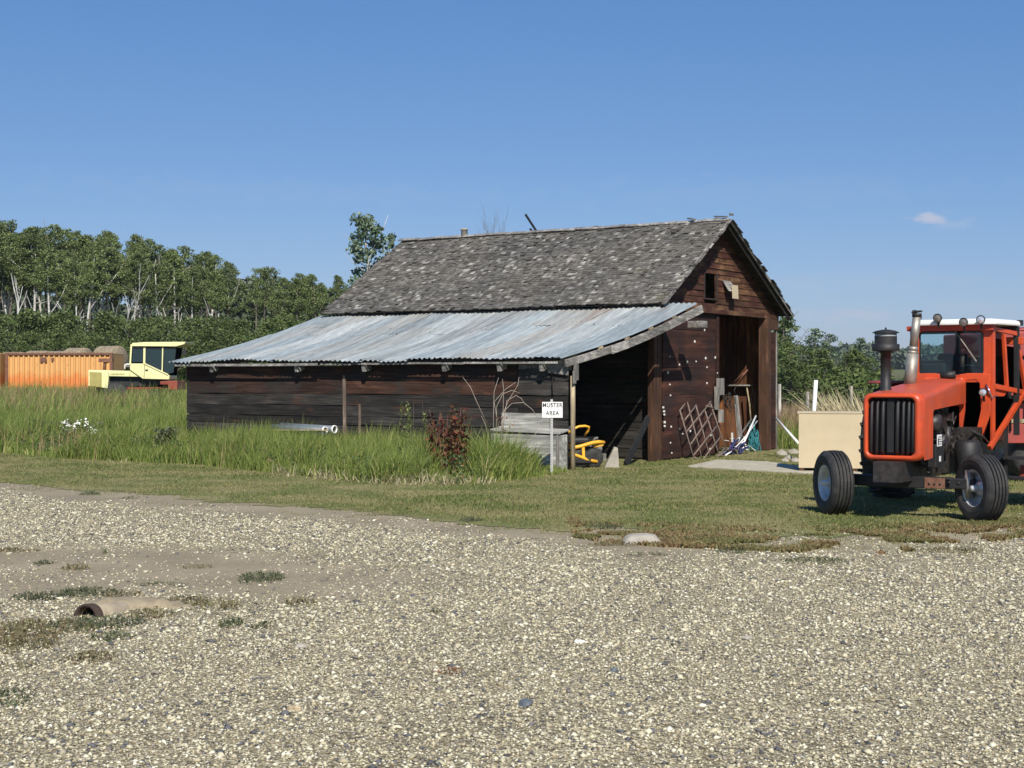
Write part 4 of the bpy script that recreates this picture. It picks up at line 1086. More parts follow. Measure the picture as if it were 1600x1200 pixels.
sd_ = MB(); sd_.prism([(XC + .385, -.05, .80), (XC + .385, .03, .80), (XC + .385, .03, 1.3), (XC + .385, -.05, 1.42)], (.008, 0, 0)); sd_.build('side_panel', M['orange'], trac)
# cowl between hood and cab
cw = MB(); cw.box((XC - .03, 1.94, 1.62), (.56, .10, .40)); cw.build('cowl', M['orange'], trac, bevel=.03)
hs = MB(); hs.tube([(XC - .02, 1.75, 1.84), (XC + .18, 1.78, 1.86)], .055, 10); hs.build('air_duct', M['black'], trac)

# intake with pre-cleaner
ai = MB(); p = tpix(1384, 603, 'y', .15)
px_ = p.x
I4 = Matrix.Translation((px_, .15, 0))
ai.lathe([(0, 1.60), (.085, 1.60), (.085, 1.66), (.068, 1.67), (.068, 2.14), (.085, 2.145), (.085, 2.17), (0, 2.17)], I4, 20); ai.build('intake_pipe', M['black'], trac)
ai = MB(); ai.lathe([(.07, 2.165), (.175, 2.168), (.178, 2.175), (.178, 2.255), (.145, 2.262), (.145, 2.36), (0, 2.36)], I4, 28); pc = ai.build('pre_cleaner', M['black'], trac)
ai = MB(); ai.lathe([(.143, 2.358), (.143, 2.405), (0, 2.405)], I4, 28); ai.build('clear_bowl', mat_plain('smoky_plastic', (0.30, 0.31, 0.31), 0.3), pc)
ai = MB(); ai.lathe([(.0, 2.40), (.175, 2.403), (.172, 2.412), (.12, 2.435), (.05, 2.447), (.012, 2.45), (.012, 2.475), (0, 2.478)], I4, 28); ai.build('rain_cap', M['black'], pc)
# exhaust
e0 = tpix(1421, 598, 'y', .9); e1 = tpix(1433, 490, 'y', .95)
ex = MB(); dx_ = (e1 - e0); ex.tube([e0 + Vector((0, 0, -.1)), e0 + dx_ * .42], .082, 18); ex.build('muffler', M['steel'], trac)
ex = MB(); ex.tube([e0 + dx_ * .42, e0 + dx_ * .47], [.082, .062], 18); ex.tube([e0 + dx_ * .46, e0 + dx_ * .52], .066, 18); ex.tube([e0 + dx_ * .5, e0 + dx_ * .97], .056, 18); stk = ex.build('exhaust_stack', M['steel'], trac)
ex = MB(); t_ = e0 + dx_ * .97; ex.tube([t_ - Vector((0, 0, .015)), t_ + Vector((0, 0, .03))], .064, 14); ex.prism([t_ + Vector(v) for v in ((-.06, -.05, .035), (.06, -.05, .05), (.06, .05, .05), (-.06, .05, .035))], (0, 0, .02)); ex.box(t_ + Vector((-.03, 0, .05)), (.05, .05, .05)); ex.build('rain_flap', M['black'], stk)

# cab -----------------------------------------------------------------
YC = 1.98
fl_ = Vector((.60, YC, 0)); NRM_F = (0, -1, 0)
A0 = Vector((.575, YC)); B0_ = Vector((.80, 3.05))       # side wall runs outwards to the rear
sdir_ = Vector((B0_.x - A0.x, B0_.y - A0.y, 0)).normalized(); snrm = Vector((sdir_.y, -sdir_.x, 0))
def cf(px, py): return tpix(px, py, 'y', YC)
def cs(px, py, off=0.0): return tpix(px, py, pt=Vector((A0.x, A0.y, 0)) + snrm * off, nrm=snrm)
ztop = cf(1490, 509).z; 
wl_, wr_ = cf(1436, 560).x, cf(1537, 560).x; wz1_ = cf(1490, 517).z; wz0_ = cf(1490, 586).z
CXW = (wl_ + wr_) / 2
CW = A0.x - .0
cabL = CXW - (A0.x - CXW)                    # mirrored left side
def frame_poly(outer, inner, y, th, mb):
    """flat frame: outer and inner outlines with equal vertex count, thick in y"""
    n = len(outer); vs = []
    for yy in (y, y + th): vs += [(x, yy, z) for x, z in outer] + [(x, yy, z) for x, z in inner]
    fs = []
    for j in range(n):
        k = (j + 1) % n
        fs += [(j, k, n + k, n + j), (2 * n + j, 3 * n + j, 3 * n + k, 2 * n + k), (j, 2 * n + j, 2 * n + k, k), (n + j, n + k, 3 * n + k, 3 * n + j)]
    mb.add(vs, fs)
wsF = MB(); ow = rrect(A0.x - cabL, ztop - wz0_ + .10, .015, 5, CXW, (ztop + wz0_ - .10) / 2); iw = rrect(wr_ - wl_, wz1_ - wz0_, .06, 5, CXW, (wz1_ + wz0_) / 2)
frame_poly(ow, iw, YC, .05, wsF); cabf = wsF.build('cab_front_frame', M['orange'], trac)
sl = MB(); iw2 = rrect(wr_ - wl_ - .03, wz1_ - wz0_ - .03, .05, 5, CXW, (wz1_ + wz0_) / 2); frame_poly(iw, iw2, YC + .005, .03, sl); sl.build('windshield_seal', M['black'], cabf)
gl = MB(); gl.prism([(x, YC + .02, z) for x, z in iw2], (0, .006, 0)); gl.build('windshield', M['glass'], cabf)
wp = MB(); a_ = tpix(1492, 517, 'y', YC - .05); b_ = tpix(1524, 562, 'y', YC - .03); wp.tube([a_, a_ * .5 + b_ * .5, b_], [.006, .008, .008], 6); wp.beam(a_ * .35 + b_ * .65, b_ + (b_ - a_) * .06, .012, .02); wp.build('wiper', M['steel'], cabf)
# lower front panels beside the hood with long rounded windows
for side in (1, -1):
    kid = [(1508, 600), (1512, 594), (1525, 593), (1531, 599), (1533, 640), (1527, 668), (1519, 688), (1511, 692), (1505, 686), (1504, 670), (1508, 640)]
    out = [(1499, 585), (1512, 583), (1530, 583), (1547, 585), (1548, 640), (1542, 672), (1533, 697), (1517, 702), (1500, 690), (1499, 670), (1499, 640)]
    f1 = [(cf(*q).x, cf(*q).z) for q in out]; f2 = [(cf(*q).x, cf(*q).z) for q in kid]
    if side < 0: f1 = [(2 * CXW - x, z) for x, z in f1][::-1]; f2 = [(2 * CXW - x, z) for x, z in f2][::-1]
    q = MB(); frame_poly(f1, f2, YC - .012, .05, q); lp = q.build('lower_front_panel', M['orange'], trac, bevel=.006)
    q = MB(); q.prism([(x, YC + .015, z) for x, z in f2], (0, .006, 0)); q.build('lower_window', M['glass_dark'], lp)
# side walls
side_outer = [(1549, 512), (1590, 520), (1603, 610), (1598, 618), (1545, 700), (1549, 600)]
for side in (1, -1):
    def S3(px, py, off=0.0):
        p = cs(px, py, off)
        return p if side > 0 else Vector((2 * CXW - p.x, p.y, p.z))
    nr = snrm if side > 0 else Vector((-snrm.x, snrm.y, 0))
    sw = MB()
    def bar(a, b, w, t=.05, off=0.0):
        sw.beam(S3(*a, off), S3(*b, off), w, t, up=nr)
    bar((1551, 510), (1551, 690), .075); bar((1549, 513), (1590, 522), .06); bar((1568, 522), (1573, 607), .05); bar((1588, 522), (1602, 612), .05)
    bar((1551, 603), (1603, 614), .07); bar((1600, 614), (1546, 700), .07, .06, .01)
    cabs = sw.build('cab_side_frame', M['orange'] if side > 0 else M['black'], trac, bevel=.006)
    q = MB(); q.prism([S3(1553, 607, -.01), S3(1574, 612, -.01), S3(1569, 619, -.01), S3(1553, 619, -.01)], nr * -.02); q.build('side_filler', M['orange'] if side > 0 else M['black'], cabs)
    q = MB(); q.prism([S3(1552, 528, -.02), S3(1566, 530, -.02), S3(1570, 600, -.02), S3(1552, 598, -.02)], nr * -.006); q.build('quarter_window', M['glass_mid'], cabs)
    q = MB(); q.prism([S3(1572, 540, -.02), S3(1588, 543, -.02), S3(1599, 610, -.02), S3(1576, 605, -.02)], nr * -.006); q.build('door_window', M['glass_dark'], cabs)
    q = MB(); q.prism([S3(1556, 619, -.015), S3(1584, 624, -.015), S3(1548, 698, -.015), S3(1536, 690, -.015)], nr * -.006); q.build('step_window', M['glass_dark'], cabs)
# rear frame, floor, rear window
zr0 = wz0_ - .05
rr = MB()
xb_ = A0.x + (B0_.x - A0.x) * .69; xa_ = 2 * CXW - xb_
for x in (xa_, xb_): rr.beam((x, 2.72, 1.0), (x, 2.72, ztop), .07, .07, up=(0, 1, 0))
rr.beam((xa_, 2.72, ztop - .04), (xb_, 2.72, ztop - .04), .07, .10); rr.beam((xa_, 2.72, zr0 - .06), (xb_, 2.72, zr0 - .06), .07, .12)
rr.beam((CXW - .12, 2.73, zr0), (CXW - .12, 2.73, ztop), .05, .09, up=(0, 1, 0)); rr.beam((CXW + .24, 2.73, zr0), (CXW + .24, 2.73, ztop), .05, .05, up=(0, 1, 0))
rr.build('cab_rear_frame', M['black'], trac)
fr_ = MB(); fr_.box((CXW, 2.4, 1.06), (1.1, .7, .10)); fr_.box((CXW, 2.70, 1.4), (1.2, .03, .7)); fr_.build('cab_floor', M['black'], trac)
# roof
rz = tpix(1500, 500, 'y', YC).z
rl_ = tpix(1432, 505, 'y', YC - .12).x; rr_ = tpix(1556, 508, 'y', YC - .12).x
rfm = MB(); 
base = [(rl_, YC - .13), (rl_ + .25, YC - .17), (CXW, YC - .18), (rr_ - .2, YC - .17), (rr_, YC - .12), (rr_ + .12, 2.78), (rl_ - .12, 2.78)]
n = len(base); cxx = CXW; cyy = 2.4
lv = [(1.0, ztop + .005), (1.005, ztop + .03), (.985, ztop + .07), (.90, ztop + .088), (.5, ztop + .095)]
vs = [(cxx + (x - cxx) * s_, cyy + (y - cyy) * s_, z) for s_, z in lv for x, y in base]
fs = [tuple(reversed(range(n)))] + [(k * n + j, k * n + (j + 1) % n, (k + 1) * n + (j + 1) % n, (k + 1) * n + j) for k in range(len(lv) - 1) for j in range(n)] + [tuple((len(lv) - 1) * n + j for j in range(n))]
rfm.add(vs, fs); roof = rfm.build('cab_roof', M['white'], trac, bevel=.008)
vz = MB(); vz.box((CXW, YC - .02, ztop - .035), (A0.x - cabL + .1, .12, .07)); vz.build('roof_visor', M['orange_old'], trac)
def lamp(p, r, parent, lens, tilt=0):
    Mx = Matrix.Translation(p) @ Matrix.Rotation(R(90 + tilt), 4, 'X')
    b = MB(); b.lathe([(0, -.09), (r * .45, -.085), (r * .85, -.04), (r, 0), (r, .012), (r * .86, .014), (r * .84, .0)], Mx, 22); lo = b.build('work_light', M['black'], parent)
    b = MB(); b.lathe([(r * .85, .004), (r * .5, .014), (0, .02)], Mx, 20); b.build('lens', lens, lo)
    b = MB(); b.beam(Vector(p) + Vector((0, .03, -r)), Vector(p) + Vector((0, .06, -r - .07)), .03, .012); b.build('bracket', M['black'], lo)
lens_b = mat_plain('clear_lamp_lens', (0.75, 0.76, 0.78), 0.15, 0.6, 0.1, 20)
lens_d = mat_plain('unlit_lamp_lens', (0.20, 0.18, 0.16), 0.25, 0.3, 0.2, 20)
for (px, py, r, l_) in ((1465, 497, .063, lens_d), (1505.5, 503.5, .063, lens_d), (1532.5, 499.5, .063, lens_b), (1434, 496, .055, M['black'])):
    lamp(tpix(px, py, 'y', YC - .26), r, roof, l_)
mk = MB(); mk.box(Vector((rr_ + .10, 2.76, ztop + .05)), (.07, .09, .08)); mk.build('marker_light', M['black'], roof)
lamp(tpix(1536, 613, 'y', YC - .18), .058, trac, lens_b, -5)
hb = MB(); hb.tube([tpix(1541, 600, 'y', YC - .03), tpix(1546, 612, 'y', YC - .05), tpix(1550, 622, 'y', YC - .02), tpix(1556, 618, 'y', YC + .1)], .012, 6); hb.build('grab_rail', M['chrome'], trac)
# mirror / signal box standing off the rear of the cab
mb_ = MB(); a_ = tpix(1569, 527, 'y', 2.75); b_ = tpix(1600, 538, 'y', 2.75); mb_.box(((a_.x + b_.x) / 2, 2.75, (a_.z + b_.z) / 2), (b_.x - a_.x, .12, a_.z - b_.z)); mb_.build('rear_lamp_box', M['orange'], trac, bevel=.006)
# driver's seat, console and steering wheel
se = MB(); se.box((CXW - .05, 2.48, 1.50), (.46, .36, .14)); se.box((CXW - .16, 2.62, 1.86), (.42, .12, .62)); se.build('seat', M['black'], trac, bevel=.04)
co = MB(); co.box((CXW - .30, 2.25, 1.86), (.36, .28, .34)); co.box((CXW - .30, 2.22, 2.05), (.42, .2, .05)); co.build('monitor_box', M['black'], trac, bevel=.03)
sw = MB(); Mx = Matrix.Translation((CXW + .17, 2.35, 1.90)) @ Matrix.Rotation(R(-28), 4, 'X')
sw.lathe([(.19 + .015 * math.cos(a), .015 * math.sin(a)) for a in [k * math.pi / 4 for k in range(8)]], Mx, 26, closed=True); sw.beam(Mx @ Vector((-.18, 0, 0)), Mx @ Vector((.18, 0, 0)), .03, .01); sw.tube([Mx @ Vector((0, 0, 0)), Mx @ Vector((0, .05, -.5))], .03, 8)
sw.build('steering_wheel', M['black'], trac)
dsh = MB(); dsh.box((CXW + .05, 2.1, 1.72), (.9, .16, .14)); dsh.build('dashboard', M['black'], trac, bevel=.02)
# fenders / tanks behind the cab
for sgn in (1, -1):
    cxp = CXW + sgn * 1.2
    q = MB(); pts = []
    for k in range(9):
        a = R(75 + 10 * k); pts.append((2.9 - .9 * math.cos(a), .88 + .9 * math.sin(a)))
    vs = [(cxp + s_ * .26, y, z) for (y, z) in pts for s_ in (-1, 1)]; q.add(vs, [(2 * k, 2 * k + 1, 2 * k + 3, 2 * k + 2) for k in range(8)], smooth=True)
    q.build('fender', M['maroon'], trac, solid=.02)
# engine and chassis
en = MB()
en.box((XC, .75, 1.02), (.44, 1.5, .62)); en.box((XC, .5, .62), (.34, 2.2, .26)); en.box((XC, 1.6, .78), (.50, .9, .5)); en.box((XC, 2.5, .78), (.6, 1.3, .52))
for k in range(6): en.lathe([(0, 0), (.05, 0), (.05, .16), (0, .16)], Matrix.Translation((XC + .2, .2 + k * .2, 1.3)), 10)
en.lathe([(0, -.09), (.11, -.09), (.12, 0), (.11, .09), (0, .09)], Matrix.Translation((XC + .29, .42, 1.22)) @ Matrix.Rotation(R(90), 4, 'Y'), 16)
en.lathe([(0, 0), (.07, 0), (.07, .24), (0, .24)], Matrix.Translation((XC + .31, .75, .82)), 14)
en.lathe([(0, 0), (.05, 0), (.05, .3), (0, .3)], Matrix.Translation((XC + .30, 1.0, .86)), 14)
rg = random.Random(9)
for k in range(22):
    p = [Vector((XC + rg.uniform(.22, .33), rg.uniform(.1, 1.6), rg.uniform(.8, 1.42)))]
    for q_ in range(4): p.append(p[-1] + Vector((rg.uniform(-.03, .05), rg.uniform(-.12, .22), rg.uniform(-.16, .16))))
    en.tube(p, rg.uniform(.008, .02), 6)
en.build('engine', M['engine'], trac)
rd = MB(); rd.box((XC, .02, 1.15), (.60, .10, .72)); rd.box((XC, .1, .74), (.50, .16, .05)); rd.build('radiator', M['black'], trac)
tk = MB(); a_ = tpix(1508, 712, 'y', 1.15); tk.lathe([(0, .50), (.13, .51), (.17, .54), (.17, .93), (.13, .97), (0, .98)], Matrix.Translation((a_.x + .02, 1.2, 0)), 22); tk.build('fuel_tank', M['black'], trac)
bt = MB(); bt.box((XC + .30, .34, .80), (.20, .34, .30)); batt = bt.build('battery_box', M['black'], trac, bevel=.01)
dc = MB(); dc.box((XC + .404, .30, 1.00), (.006, .19, .15)); dc.box((XC + .404, .33, .76), (.006, .06, .07)); dc.build('warning_decal', M['white_pvc'], trac)
dl = MB()
for k in range(4): dl.box((XC + .4085, .31 + .004 * k, 1.045 - .03 * k), (.003, .13 - .02 * (k % 2), .008))
dl.box((XC + .4085, .24, .985), (.003, .03, .09)); dl.build('decal_lettering', M['black'], trac)
bx = MB(); bx.box((XC + .38, 1.75, .92), (.26, .34, .42)); bx.tube([(XC + .5, 1.4, 1.1), (XC + .55, 1.8, 1.0), (XC + .62, 2.1, .82)], .02, 6); bx.build('hydraulic_block', M['engine'], trac)
stp = MB()
for z in (.42, .70): stp.box((.86, 2.25, z), (.34, .20, .04))
stp.beam((.71, 2.25, .40), (.71, 2.25, 1.1), .04, .05, up=(0, 1, 0)); stp.build('step', M['black'], trac)
rs = MB(); rs.box((.92, 2.75, .50), (.12, .7, .18)); rs.build('drawbar_arm', M['redpaint'], trac)
# front axle
ax = MB(); ax.beam((-.95, 0, .47), (.62, 0, .47), .14, .15); ax.box((XC, .12, .56), (.30, .3, .16)); ax.box((.70, -.01, .47), (.44, .12, .13)); ax.prism([(-.40, -.06, .39), (.1, -.06, .39), (.3, -.06, .50), (-.2, -.06, .53)], (0, .03, 0)); axle = ax.build('front_axle', M['black'], trac, bevel=.012)
ax = MB(); ax.box((.42, -.083, .47), (.26, .012, .135))
ax.build('axle_clamp', M['rust'], axle)
ax = MB()
for k in (-.07, 0, .07): ax.lathe([(0, .01), (.014, .01), (.014, 0)], Matrix.Translation((.42 + k, -.089, .46)) @ Matrix.Rotation(R(90), 4, 'X'), 8)
for k in (.6, .72): ax.lathe([(0, .01), (.016, .01), (.016, 0)], Matrix.Translation((k, -.072, .48)) @ Matrix.Rotation(R(90), 4, 'X'), 8)
ax.build('bolt', M['engine'], axle)
for kx in (.84, -.86):
    kp = MB(); kp.tube([(kx, -.02, .30), (kx, -.02, .65)], .055, 12); kp.build('king_pin', M['steel'], axle)

def tyre_front(name, loc, yaw, flip):
    r = .425; hw = .155
    w = bpy.data.objects.new(name, None); COL.objects.link(w); w.parent = trac; w.location = loc; w.rotation_euler = (0, R(90), 0)
    w.rotation_euler = Matrix.Rotation(yaw, 3, 'Z').to_4x4().to_3x3().to_euler()
    prof = [(.225, -.10), (.24, -.125), (.30, -.150), (.36, -.152), (.395, -.135), (.415, -.115), (.424, -.105)]
    groove = []
    for zc in (-.072, -.024, .024, .072): groove += [(.430, zc - .011), (.404, zc - .008), (.404, zc + .008), (.430, zc + .011)] 
    groove = [(g[0] - abs(g[1]) ** 2 * .9, g[1]) for g in groove]
    prof = prof + groove + [(p[0], -p[1]) for p in reversed(prof)] + [(.225, .05)]
    Mx = Matrix.Rotation(R(90), 4, 'Y')
    t = MB(); t.lathe(prof, Mx, 56, smooth=False); t.build('tyre', M['rubber'], w)
    sg = -1                                   # dish opens to the viewer's left
    rp_ = [(.232, .11 * sg), (.238, .125 * sg), (.225, .118 * sg), (.205, .07 * sg), (.195, .0), (.16, -.02 * sg * -1), (.09, .0), (.08, .05 * sg), (0, .055 * sg)]
    t = MB(); t.lathe(rp_, Mx, 40); t.lathe([(.232, -.11 * sg), (.238, -.125 * sg), (.2, -.11 * sg), (.19, -.02 * sg)], Mx, 40); t.build('rim', M['rim'], w)
    t = MB(); t.lathe([(0, .15 * sg), (.035, .145 * sg), (.045, .08 * sg), (.06, .04 * sg)], Mx, 16)
    for k in range(6):
        a = k * math.pi / 3; t.lathe([(0, .02), (.011, .02), (.011, 0)], Mx @ Matrix.Translation((.12 * math.cos(a), .12 * math.sin(a), .012 * sg)) @ Matrix.Rotation(R(0 if sg > 0 else 180), 4, 'X'), 8)
    t.build('hub', M['rim'], w)
    return w
def yaw_for(heading):                       # world heading of the wheel -> local yaw
    base = Vector((-.5446, -.8387)); a = math.atan2(heading[1], heading[0]) - math.atan2(base.y, base.x); return a
yl = yaw_for((.15, -.989)); yr = yaw_for((.26, -.966))
cL = tR.inverted() @ (PD(1302, 592, 19.6) - TO); cR = tR.inverted() @ (PD(1533, 592, 18.6) - TO)
tyre_front('front_wheel', (cL.x, cL.y, .425), yl, False); tyre_front('front_wheel', (cR.x, cR.y, .425), yr, True)
spn = MB(); spn.tube([(.84, -.02, .38), (.84 + .05, -.08, .42), (cR.x, cR.y, .425)], .04, 10); spn.build('spindle', M['steel'], axle)
for sgn in (-1, 1):
    w = bpy.data.objects.new('rear_wheel', None); COL.objects.link(w); w.parent = trac; w.location = (XC + (1.32 if sgn > 0 else -1.12), 3.0, .84)
    Mx = Matrix.Rotation(R(90), 4, 'Y')
    t = MB(); t.lathe([(.50, -.2), (.55, -.235), (.68, -.25), (.77, -.235), (.79, -.20), (.805, 0), (.79, .20), (.77, .235), (.68, .25), (.55, .235), (.50, .2)], Mx, 60)
    for k in range(26):
        for s_ in (-1, 1):
            a = 2 * math.pi * (k + (.5 if s_ > 0 else 0)) / 26
            p0 = Vector((s_ * .0, .80 * math.cos(a), .80 * math.sin(a))); a2_ = a + s_ * 0 + .13
            p1 = Vector((s_ * .235, .79 * math.cos(a2_), .79 * math.sin(a2_))); t.beam(p0 + p0.normalized() * .012, p1 + Vector((0, p1.y, p1.z)).normalized() * .012, .05, .055, up=(0, math.cos(a), math.sin(a)))
    t.build('tyre', M['rubber'], w)
    t = MB(); t.lathe([(.5, -.2), (.52, -.21), (.47, -.15), (.45, 0), (.2, .02 * sgn), (.12, .1 * sgn), (0, .1 * sgn)], Mx, 40); t.lathe([(.5, .2), (.52, .21), (.47, .15), (.45, 0)], Mx, 40); t.build('rim', M['rim'], w)

# ================================================================== red machine behind the tractor
rc_ = thing('combine_harvester', 'dull red combine harvester at the right edge behind the orange tractor', 'combine', (8.9, 25.6, 0), R(8))
rI = Matrix.Rotation(R(-8), 3, 'Z')
def rpix(px, py, y=0.0):
    o = rI @ (Vector((0, 0, CAMH)) - rc_.location); d = rI @ Vector(((px - CX) / FPX, 1, -(py - YH) / FPX)); t = (y - o.y) / d.y; return o + d * t
l0 = rpix(1566, 517); 
b = MB(); b.box((l0.x + 1.7, 1.2, l0.z - .22), (3.4, 2.4, .44)); b.prism([(l0.x + .2, 0, l0.z), (l0.x + 3.4, 0, l0.z), (l0.x + 3.2, 0, l0.z + .12), (l0.x + .5, 0, l0.z + .08)], (0, 2.3, 0)); b.build('grain_tank', M['maroon'], rc_, bevel=.03)
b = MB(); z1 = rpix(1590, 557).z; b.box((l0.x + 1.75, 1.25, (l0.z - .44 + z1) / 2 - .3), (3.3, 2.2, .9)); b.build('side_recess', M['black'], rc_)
for (pa, pb, mt, nm) in (((1572, 562), (1660, 572), 'maroon', 'side_rail'), ((1580, 608), (1660, 618), 'maroon', 'side_rail'), ((1576, 655), (1660, 661), 'postwood', 'platform_board'), ((1572, 663), (1660, 692), 'maroon', 'lower_panel')):
    a_ = rpix(*pa, -.06); c_ = rpix(*pb, -.06); b = MB(); b.box(((a_.x + c_.x) / 2, .0, (a_.z + c_.z) / 2), (c_.x - a_.x, .14, a_.z - c_.z)); b.build(nm, M[mt], rc_, bevel=.01)
b = MB(); b.box((l0.x + 1.7, 1.2, 1.05), (2.8, 2.0, .7)); b.build('body', M['maroon'], rc_, bevel=.03)
for (x, y, r) in ((l0.x + 2.6, .2, .75), (l0.x + 2.6, 2.1, .75), (l0.x + .75, .3, .5), (l0.x + .75, 2.1, .5)):
    b = MB(); b.lathe([(r * .5, -.2), (r * .9, -.22), (r, -.15), (r, .15), (r * .9, .22), (r * .5, .2)], Matrix.Translation((x, y, r)) @ Matrix.Rotation(R(90), 4, 'X'), 36); wo = b.build('wheel', M['rubber'], rc_)
    b = MB(); b.lathe([(0, .12), (r * .5, .14), (r * .52, .2)], Matrix.Translation((x, y, r)) @ Matrix.Rotation(R(90), 4, 'X'), 30); b.build('rim', M['rim'], wo)
b = MB(); b.tube([(l0.x + .5, -.1, 1.0), (l0.x + .5, -.1, z1 + .5)], .02, 8); b.tube([(l0.x + .1, -.1, .9), (l0.x + .1, -.1, 2.0), (l0.x + .8, -.1, 2.0)], .02, 8); b.build('handrail', M['black'], rc_)

# ================================================================== small things round the barn
# plywood crate on skids
a_ = PG(1248, 739); c = thing('plywood_crate', 'pale plywood box on wooden skids, left of the orange tractor', 'crate', (a_.x, a_.y, 0), R(-11.5))
hC = CAMH - (646 - YH) / FPX * a_.y
b = MB()
b.box((1.05, .012, (hC + .10) / 2), (2.1, .02, hC - .10)); b.build('front_panel', M['plywood'], c)
b = MB(); b.box((.012, .62, (hC + .10) / 2), (.02, 1.18, hC - .10)); b.box((2.09, .62, (hC + .10) / 2), (.02, 1.18, hC - .10)); b.box((1.05, 1.22, (hC + .10) / 2), (2.1, .02, hC - .10)); b.build('side_panel', M['plywood'], c)
b = MB(); b.box((1.04, .62, hC + .012), (2.13, 1.26, .02)); b.build('lid', M['plywood'], c)
for x in (.06, 1.05, 2.04):
    b = MB(); b.box((x, .6, .05), (.09, 1.2, .095)); b.build('skid', M['post_red'], c)

# muster-area sign
p = PG(862, 742); s_ = thing('muster_sign', 'small white MUSTER AREA sign on a thin steel post', 'sign', (p.x, p.y, 0), R(3))
pz = lambda py: CAMH - (py - YH) / FPX * p.y
b = MB(); zt = pz(624)
b.beam((0, 0, -.1), (0, 0, zt), .045, .006, up=(0, 1, 0)); b.beam((-.02, .014, -.1), (-.02, .014, zt), .006, .03, up=(0, 1, 0)); b.beam((.02, .014, -.1), (.02, .014, zt), .006, .03, up=(0, 1, 0))
for k in range(26): b.lathe([(0, .002), (.007, .002), (.007, 0)], Matrix.Translation((0, -.0035, .1 + k * .048)) @ Matrix.Rotation(R(90), 4, 'X'), 6, mi=1)
b.build('post', [mat_plain('galvanised_post', (0.46, 0.46, 0.44), .5, .2), M['black']], s_)
sw_, sh_ = 32 / FPX * p.y, 24.5 / FPX * p.y; zc = (pz(628) + pz(652.5)) / 2
b = MB(); b.box((.012, -.012, zc), (sw_, .006, sh_)); pnl = b.build('sign_panel', M['white_pvc'], s_)
for txt, dz, size in (('MUSTER', .062, .106), ('AREA', -.085, .106)):
    cu = bpy.data.curves.new('t', 'FONT'); cu.body = txt; cu.size = size; cu.align_x = 'CENTER'; cu.extrude = .0015; cu.offset = .0014; cu.space_character = 1.1
    to = bpy.data.objects.new('t', cu); COL.objects.link(to); bpy.context.view_layer.update()
    me = bpy.data.meshes.new_from_object(to.evaluated_get(bpy.context.evaluated_depsgraph_get())); bpy.data.objects.remove(to)
    me.materials.clear(); me.materials.append(M['black'])
    ob = bpy.data.objects.new('lettering', me); COL.objects.link(ob); ob.parent = pnl
    ob.rotation_euler = (R(90), 0, 0); ob.location = (.012, -.0175, zc + dz - size * .12); ob.scale = (.90, 1.05, 1)
b = MB()
for z in (zc + sh_ * .36, zc - sh_ * .36): b.lathe([(0, .004), (.008, .003), (.008, 0)], Matrix.Translation((.0, -.015, z)) @ Matrix.Rotation(R(90), 4, 'X'), 8)
b.build('bolt', M['steel'], pnl)

# grey wooden feed box against the wall
fb_ = thing('feed_box', 'grey wooden lidded box against the lean-to wall, left of the sign', 'box', BW(-.40, .35, 0), BROT)
lx = lambda px, py: bpix(px, py, 'x', -.40) - Vector((-.40, .35, 0))
L1, L0 = lx(768, 700).y, lx(873, 700).y; zl = lx(873, 680).z; zt2 = lx(873, 672).z
b = MB(); b.box((.17, (L0 + L1) / 2, zl / 2), (.32, L1 - L0, zl)); b.build('body', M['boxwood'], fb_, bevel=.01)
b = MB(); b.prism([(-.02, L0 - .03, zl + .015), (-.02, L1 + .02, zl + .05), (.35, L1 + .02, zl + .10), (.35, L0 - .03, zl + .07)][::-1], (0, 0, .04)); b.build('lid', M['boxwood'], fb_, bevel=.006)
b = MB(); b.box((.35, (L0 + L1) / 2 + .2, zl + .22), (.03, L1 - L0 - .45, .38)); b.build('back_board', M['boxwood'], fb_)
b = MB(); 
for y in (L0 + .02, L1 - .02): b.box((.0, y, zl / 2), (.035, .05, zl))
b.build('corner_strip', M['greywood_z'], fb_)

# two grey pipes by the wall
for (px, py, r, ln_, lab) in ((508, 673, .082, 1.5, 'left one of two grey plastic pipes lying along the lean-to wall'), (523, 671, .082, 1.55, 'right one of two grey plastic pipes lying along the lean-to wall')):
    e = bpix(px, py, 'x', -.55 if px < 515 else -.35); 
    q = thing('plastic_pipe', lab, 'pipe', BW(e.x, e.y, e.z), BROT, 'grey pipes by the lean-to wall')
    Mx = Matrix.Rotation(R(-90) , 4, 'X') @ Matrix.Rotation(R(1.5), 4, 'X')
    b = MB(); b.lathe([(r - .012, .0), (r, 0), (r, ln_), (r - .012, ln_), (r - .012, 0)], Mx, 24); b.build('pipe_wall', mat_plain('grey_pvc', (0.13, 0.15, 0.175), 0.5), q)
    b = MB(); b.lathe([(r - .014, -.008), (r + .008, -.008), (r + .008, .035), (r - .014, .035)], Mx, 24, closed=True); b.build('end_ring', M['white_pvc'], q)
    pl_ = MB(); pl_.box((0, -.06, -r - .05), (.3, .1, .10)); 
bb = MB(); e = bpix(424, 676, 'x', -.7); bb.beam((0, 0, 0), (.1, -1.5, .02), .12, .03); o = bb.build('pale_plank', M['postwood']); o.location = BW(e.x, e.y, e.z + .06); o.rotation_euler = (0, 0, BROT); tag(o, 'pale plank lying behind the grey pipes', 'plank')

